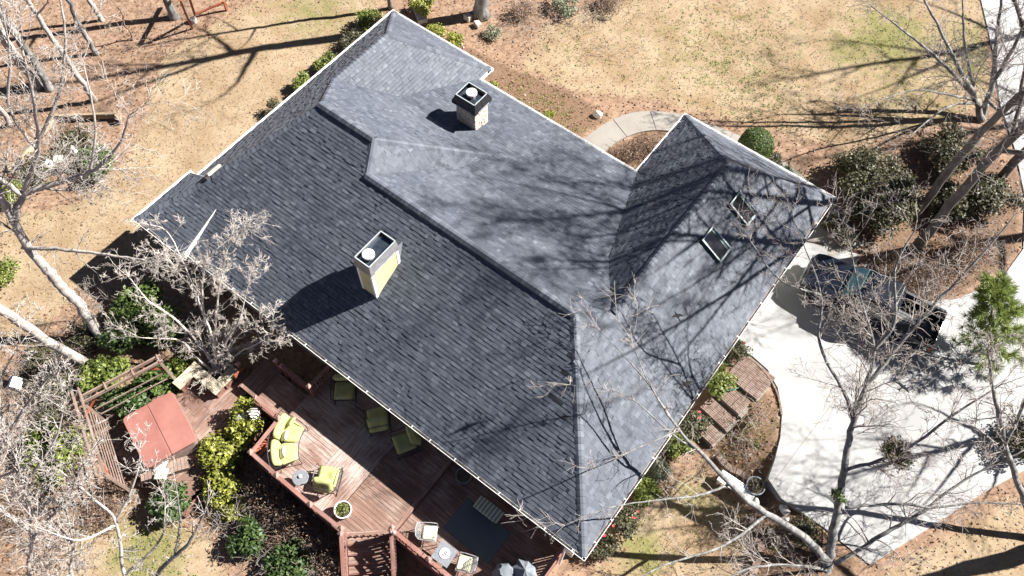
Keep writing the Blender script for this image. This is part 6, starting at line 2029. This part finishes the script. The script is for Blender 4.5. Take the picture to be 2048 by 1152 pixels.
build_brick_steps()
def edging(label, pts, z0, h=.16, w=.2, mat='brick_pale', name='brick_edging'):
    t = empty(name, (0, 0, 0), 0, label, 'edging')
    rnd = random.Random(len(label))
    mb = MB(); mb.box((0, 0, 0), (.215, w, h)); me = mb.mesh('edging_brick', mat, bevel=.01, segs=1)
    me2 = MB(); me2.box((0, 0, 0), (.215, w, h)); me2 = me2.mesh('edging_brick', 'brick', bevel=.01, segs=1)
    P = crspline([(p[0], p[1], 0, 0) for p in pts], 10)[:, :2]
    d = np.concatenate([[0], np.cumsum(np.linalg.norm(np.diff(P, axis=0), axis=1))])
    s = .11
    while s < d[-1]:
        x = np.interp(s, d, P[:, 0]); y = np.interp(s, d, P[:, 1])
        x2 = np.interp(s+.1, d, P[:, 0]); y2 = np.interp(s+.1, d, P[:, 1])
        link('edging_brick', rnd.choice((me, me2)), t, (x, y, gzf(x, y)+z0+rnd.uniform(-.01, .01)), (0, 0, math.atan2(y2-y, x2-x)+rnd.uniform(-.05, .05)))
        s += .222
edging('low curved brick edging between leaf bed and white bench', [(22.62, 6.97, -0.20), (23.20, 6.80, -0.20), (23.76, 6.87, -0.20), (24.28, 6.83, -0.10)], .10, .22, .24)
edging('winding reddish brick edging through the lower lawn', [(24.71, 5.67, -0.40), (25.14, 5.20, -0.40), (25.59, 4.76, -0.40), (25.70, 4.19, -0.40), (25.84, 3.54, -0.40)], .09, .2, .26)
edging('dark edging along the curve of the driveway bed', [(21.60, 11.02, 0.00), (22.53, 10.76, 0.00), (23.23, 10.29, 0.00), (23.75, 9.65, 0.00)], .03, .1, .08, 'brick')
def build_white_bench():
    x, y, z = [(23.82, 6.21, 0.00)][0]
    x2, y2, z2 = [(24.41, 6.28, 0.00)][0]; x1, y1, z1 = [(23.15, 6.26, 0.00)][0]
    t = empty('white_bench', ((x1+x2)/2, (y1+y2)/2, gzf(x, y)), math.atan2(y2-y1, x2-x1), 'white bench standing below the leaf bed, under the tree limb', 'bench')
    for k in range(4):
        m_ = MB(); m_.box((0, -.18+.12*k, .45), (1.45, .112, .035)); m_.build('seat_slat', 'white_trim', t, bevel=.004, segs=1)
    for s_ in (-.62, .62):
        m_ = MB(); m_.box((s_, 0, .21), (.08, .42, .44)); m_.build('leg_panel', 'white_trim', t)
build_white_bench()
x, y, z = [(24.33, 6.69, 0.20)][0]
planter((x, y, gzf(x, y)), .34, .45, 'pot_dark', 'dark round planter at the corner of the driveway bed', 'leaf_olive', 150, .16, 12)
def build_hose():
    x, y, z = [(21.22, 9.75, 0.00)][0]
    m_ = MB()
    pts = []
    for k in range(70):
        a = 6.283*k/24
        r = .62 + .03*math.sin(k*.7)
        pts.append((r*math.cos(a), r*math.sin(a)*.9, .03 + .03*(k//24) + .012*math.sin(k)))
    m_.tube(pts, .016, 6)
    o = m_.build('garden_hose', 'hose_green', None, (x, y, gzf(x, y))); tag(o, 'coiled green garden hose around the shrub by the brick steps', 'hose')
build_hose()
def rock(name, label, x, y, s, mat, seed, cat='rock', box=False):
    rn = np.random.default_rng(seed)
    bm = bmesh.new()
    if box: bmesh.ops.create_cube(bm, size=2); bmesh.ops.bevel(bm, geom=bm.edges[:], offset=.2, segments=2, affect='EDGES', profile=.6)
    else: bmesh.ops.create_icosphere(bm, subdivisions=3, radius=1)
    ph = rn.uniform(0, 6, 6)
    for v in bm.verts:
        k = 1 + .13*math.sin(v.co.x*3+ph[0])*math.cos(v.co.y*2.6+ph[1]) + .10*math.sin(v.co.z*4+v.co.x*2+ph[2]) + rn.normal()*.012
        v.co = Vector((v.co.x*s[0]*k, v.co.y*s[1]*k, v.co.z*s[2]*k))
    me = bpy.data.meshes.new(name); bm.to_mesh(me); bm.free()
    me.materials.append(MATS[mat])
    o = link(name, me, None, (x, y, gzf(x, y) + s[2]*.55)); o.rotation_euler = (0, 0, rn.uniform(0, 3))
    return tag(o, label, cat)
ROCKS = [('pale boulder at the edge of the front bed by the walk', [(9.68, 17.61, 0.00)][0], (.22, .17, .2), 'rock', False), ('grey stone slab under the yellow shrub at the top', [(-1.09, 17.44, 0.00)][0], (.45, .28, .16), 'block_stone', True), ('squared stone block by the thick trunk, nearer the trunk', [(0.86, 18.80, 0.00)][0], (.22, .16, .2), 'block_stone', True), ('squared stone block by the thick trunk, nearer the lawn', [(1.56, 18.73, 0.00)][0], (.20, .14, .16), 'block_stone', True),
         ('flat pale stone below the dark planter', [(24.68, 6.31, -0.30)][0], (.16, .12, .08), 'rock', False), ('pale stone at the edge of the leaf bed by the big tree', [(25.63, 6.53, -0.30)][0], (.22, .18, .12), 'rock', False), ('small pale stone beside the winding edging', [(25.61, 5.56, -0.40)][0], (.14, .12, .09), 'rock', False), ('pale stone nearest the big tree trunk', [(25.81, 6.26, -0.30)][0], (.13, .1, .09), 'rock', False)]
for i, (lab, (x, y, z), s, m_, bx_) in enumerate(ROCKS): rock('garden_rock', lab, x, y, s, m_, 500+i, 'rock', bx_)
def cut_log(label, a, b, r, mat='timber'):
    rn = random.Random(len(label))
    m_ = MB()
    a = Vector(a); b = Vector(b)
    m_.tube([a + (b-a)*k/6 + Vector((rn.uniform(-.02, .02), rn.uniform(-.02, .02), 0)) for k in range(7)], [r*rn.uniform(.92, 1.08) for _ in range(7)], 12)
    tag(m_.build('cut_log', mat, None), label, 'log', 'cut logs at the woodland edge')
LG = [(-9.86, 1.64, 0.15), (-9.68, 0.78, 0.15), (-9.40, 0.19, 0.15), (-9.24, -0.63, 0.15), (-9.24, -0.82, 0.10), (-9.30, -1.33, 0.10)]
cut_log('pale cut log, uppermost of the row at the woodland edge', LG[0], LG[1], .13)
cut_log('pale cut log in the middle of the row', LG[2], LG[3], .14)
cut_log('short pale cut log at the lower end of the row', LG[4], LG[5], .11)
def build_raised_bed():
    P = [(-9.96, 1.83, 0.15), (-7.90, 3.61, 0.15), (-7.46, 3.53, 0.15)]
    t = empty('timber_bed_frame', (0, 0, 0), 0, 'raised bed of weathered timbers at the woodland edge', 'raised bed')
    for a, b in zip(P, P[1:]):
        for z in (.12, .28):
            rail(t, (a[0], a[1], z), (b[0], b[1], z), .12, .15, 'timber', 'sleeper')
build_raised_bed()
def build_garden_seat():
    x, y, z = [(-7.68, 0.10, 0.30)][0]
    t = empty('low_garden_bench', (x, y, gzf(x, y)), R(35), 'low weathered bench under two pillows at the woodland edge', 'bench')
    for k in range(3):
        m_ = MB(); m_.box((0, -.14+.14*k, .36), (1.2, .13, .035)); m_.build('seat_plank', 'old_wood', t)
    for s_ in (-.5, .5):
        m_ = MB(); m_.box((s_, 0, .17), (.07, .38, .34)); m_.build('leg', 'old_wood', t)
    p = [(-7.69, -0.10, 0.50), (-7.61, 0.31, 0.50)]
    pillow(p[0][0], p[0][1], .50, .4, .44, 'white_fabric', 'white pillow on the bench at the woodland edge', R(10), R(8))
    pillow(p[1][0], p[1][1], .52, .9, .42, 'cream_fabric', 'pale yellow pillow on the bench at the woodland edge', R(-6), R(12))
    x, y, z = [(-7.55, 1.08, 0.20)][0]
    m_ = MB(); m_.lathe((0, 0, 0), [(.13, 0), (.13, .06), (.09, .1), (.12, .28), (.13, .4), (.07, .5), (.05, .54), (.085, .62), (.08, .7), (.0, .76)], 14)
    tag(m_.build('garden_statue', 'rock', None, (x, y, gzf(x, y)), smooth=True), 'small pale garden statue beside the green shrub', 'statue')
build_garden_seat()
def build_birdhouse():
    x, y, z = [(0.71, -7.38, 0.00)][0]
    t = empty('birdhouse', (x, y, gzf(x, y)), .6, 'white roofed birdhouse on a wooden post in the left scrub', 'birdhouse')
    m_ = MB(); m_.tube([(0, 0, -.1), (0, 0, 1.55)], .04, 8); m_.build('post', 'timber', t)
    m_ = MB(); m_.add([(-.13, -.15, 1.5), (.13, -.15, 1.5), (.13, .15, 1.5), (-.13, .15, 1.5), (-.13, -.15, 1.72), (.13, -.15, 1.72), (.13, .15, 1.72), (-.13, .15, 1.72), (0, -.15, 1.86), (0, .15, 1.86)],
        [(3, 2, 1, 0), (0, 1, 5, 8, 4), (2, 3, 7, 9, 6), (1, 2, 6, 5), (3, 0, 4, 7), (4, 8, 9, 7), (5, 6, 9, 8)]); m_.build('box', 'white_trim', t)
    for s_ in (-1, 1):
        m_ = MB(); m_.box((s_*.11, 0, 1.82), (.28, .40, .02), 0, 0, s_*R(45)); m_.build('roof_panel', 'white_trim', t)
    m_ = MB(); m_.lathe((0, -.155, 1.64), [(0, 0), (.03, 0), (.03, .01), (0, .01)], 10); m_.build('entrance_hole', 'black_metal', t)
build_birdhouse()
def build_swing():
    t = empty('swing_frame', (0, 0, 0), 0, 'orange stained wooden swing frame at the top left', 'swing set')
    A = [(-9.55, 9.68, 0.00), (-9.00, 9.42, 2.30), (-10.02, 10.34, 0.00), (-8.96, 9.88, 2.30), (-9.83, 11.13, 0.00), (-9.46, 11.64, 0.40)]
    for a, b in ((A[0], A[1]), (A[2], (A[1][0]+.25, A[1][1]+.35, 2.3))):
        m_ = MB(); m_.beam(a, b, .10, .12); m_.build('leg', 'red_wood', t)
    m_ = MB(); m_.beam(A[1], (A[1][0]-1.2, A[1][1]+2.4, 2.32), .1, .16); m_.build('top_beam', 'red_wood', t)
    m_ = MB(); m_.beam((A[2][0], A[2][1], .15), (A[2][0]+.9, A[2][1]+1.3, .55), .12, .05); m_.build('slide_board', 'red_wood', t)
    m_ = MB(); m_.beam((A[2][0]+.9, A[2][1]+1.3, .0), (A[2][0]+.9, A[2][1]+1.3, .6), .1, .1); m_.build('post', 'red_wood', t)
    x, y, z = [(-9.80, 10.06, 0.20)][0]
    m_ = MB(); m_.lathe((x, y, gzf(x, y)), [(.14, 0), (.16, .25), (.15, .27), (.13, .05)], 14, False, True); tag(m_.build('bucket', 'pot_white', None), 'small white bucket under the orange swing frame', 'bucket')
build_swing()
def bird(label, p, hd, bank):
    t = MB()
    body = []
    for x, r in ((-.13, .004), (-.09, .02), (-.02, .036), (.05, .034), (.09, .022), (.115, .020), (.135, .004)):
        body.append([(x, r*math.cos(q), r*.9*math.sin(q)) for q in np.linspace(0, 2*math.pi, 9)[:-1]])
    t.loft(body)
    root = empty('flying_bird', p, hd, label, 'bird', 'black birds flying over the roof and driveway')
    root.rotation_euler = (bank, 0, hd)
    root.scale = (1.0, 1.0, 1.0)
    t.build('body', 'bird_black', root, smooth=True)
    for s_ in (-1, 1):
        w = MB(); w.add([(.06, s_*.02, .012), (.05, s_*.12, .03), (-.02, s_*.24, .02), (-.045, s_*.23, .018), (-.035, s_*.11, .022), (-.05, s_*.02, .008)] + [(x_, y_, z_-.008) for x_, y_, z_ in ((.06, s_*.02, .012), (.05, s_*.12, .03), (-.02, s_*.24, .02), (-.045, s_*.23, .018), (-.035, s_*.11, .022), (-.05, s_*.02, .008))],
            [(0, 1, 4, 5), (1, 2, 3, 4), (11, 10, 7, 6), (10, 9, 8, 7), (0, 6, 7, 1), (1, 7, 8, 2), (2, 8, 9, 3), (3, 9, 10, 4), (4, 10, 11, 5)])
        w.build('wing', 'bird_black', root)
    w = MB(); w.add([(-.08, .015, 0), (-.08, -.015, 0), (-.2, -.05, -.004), (-.18, 0, -.004), (-.2, .05, -.004)], [(0, 1, 2, 3), (0, 3, 4)]); w.build('tail', 'bird_black', root)
BP = [(19.29, 5.84, 9.00), (20.62, 3.69, 10.00), (25.57, 8.44, 8.00)]
bird('black bird gliding over the roof below the skylights', BP[0], 2.6, .5)
bird('black bird gliding over the roof near its right edge', BP[1], 2.75, .2)
bird('black bird gliding over the pale driveway', BP[2], 1.2, -.3)
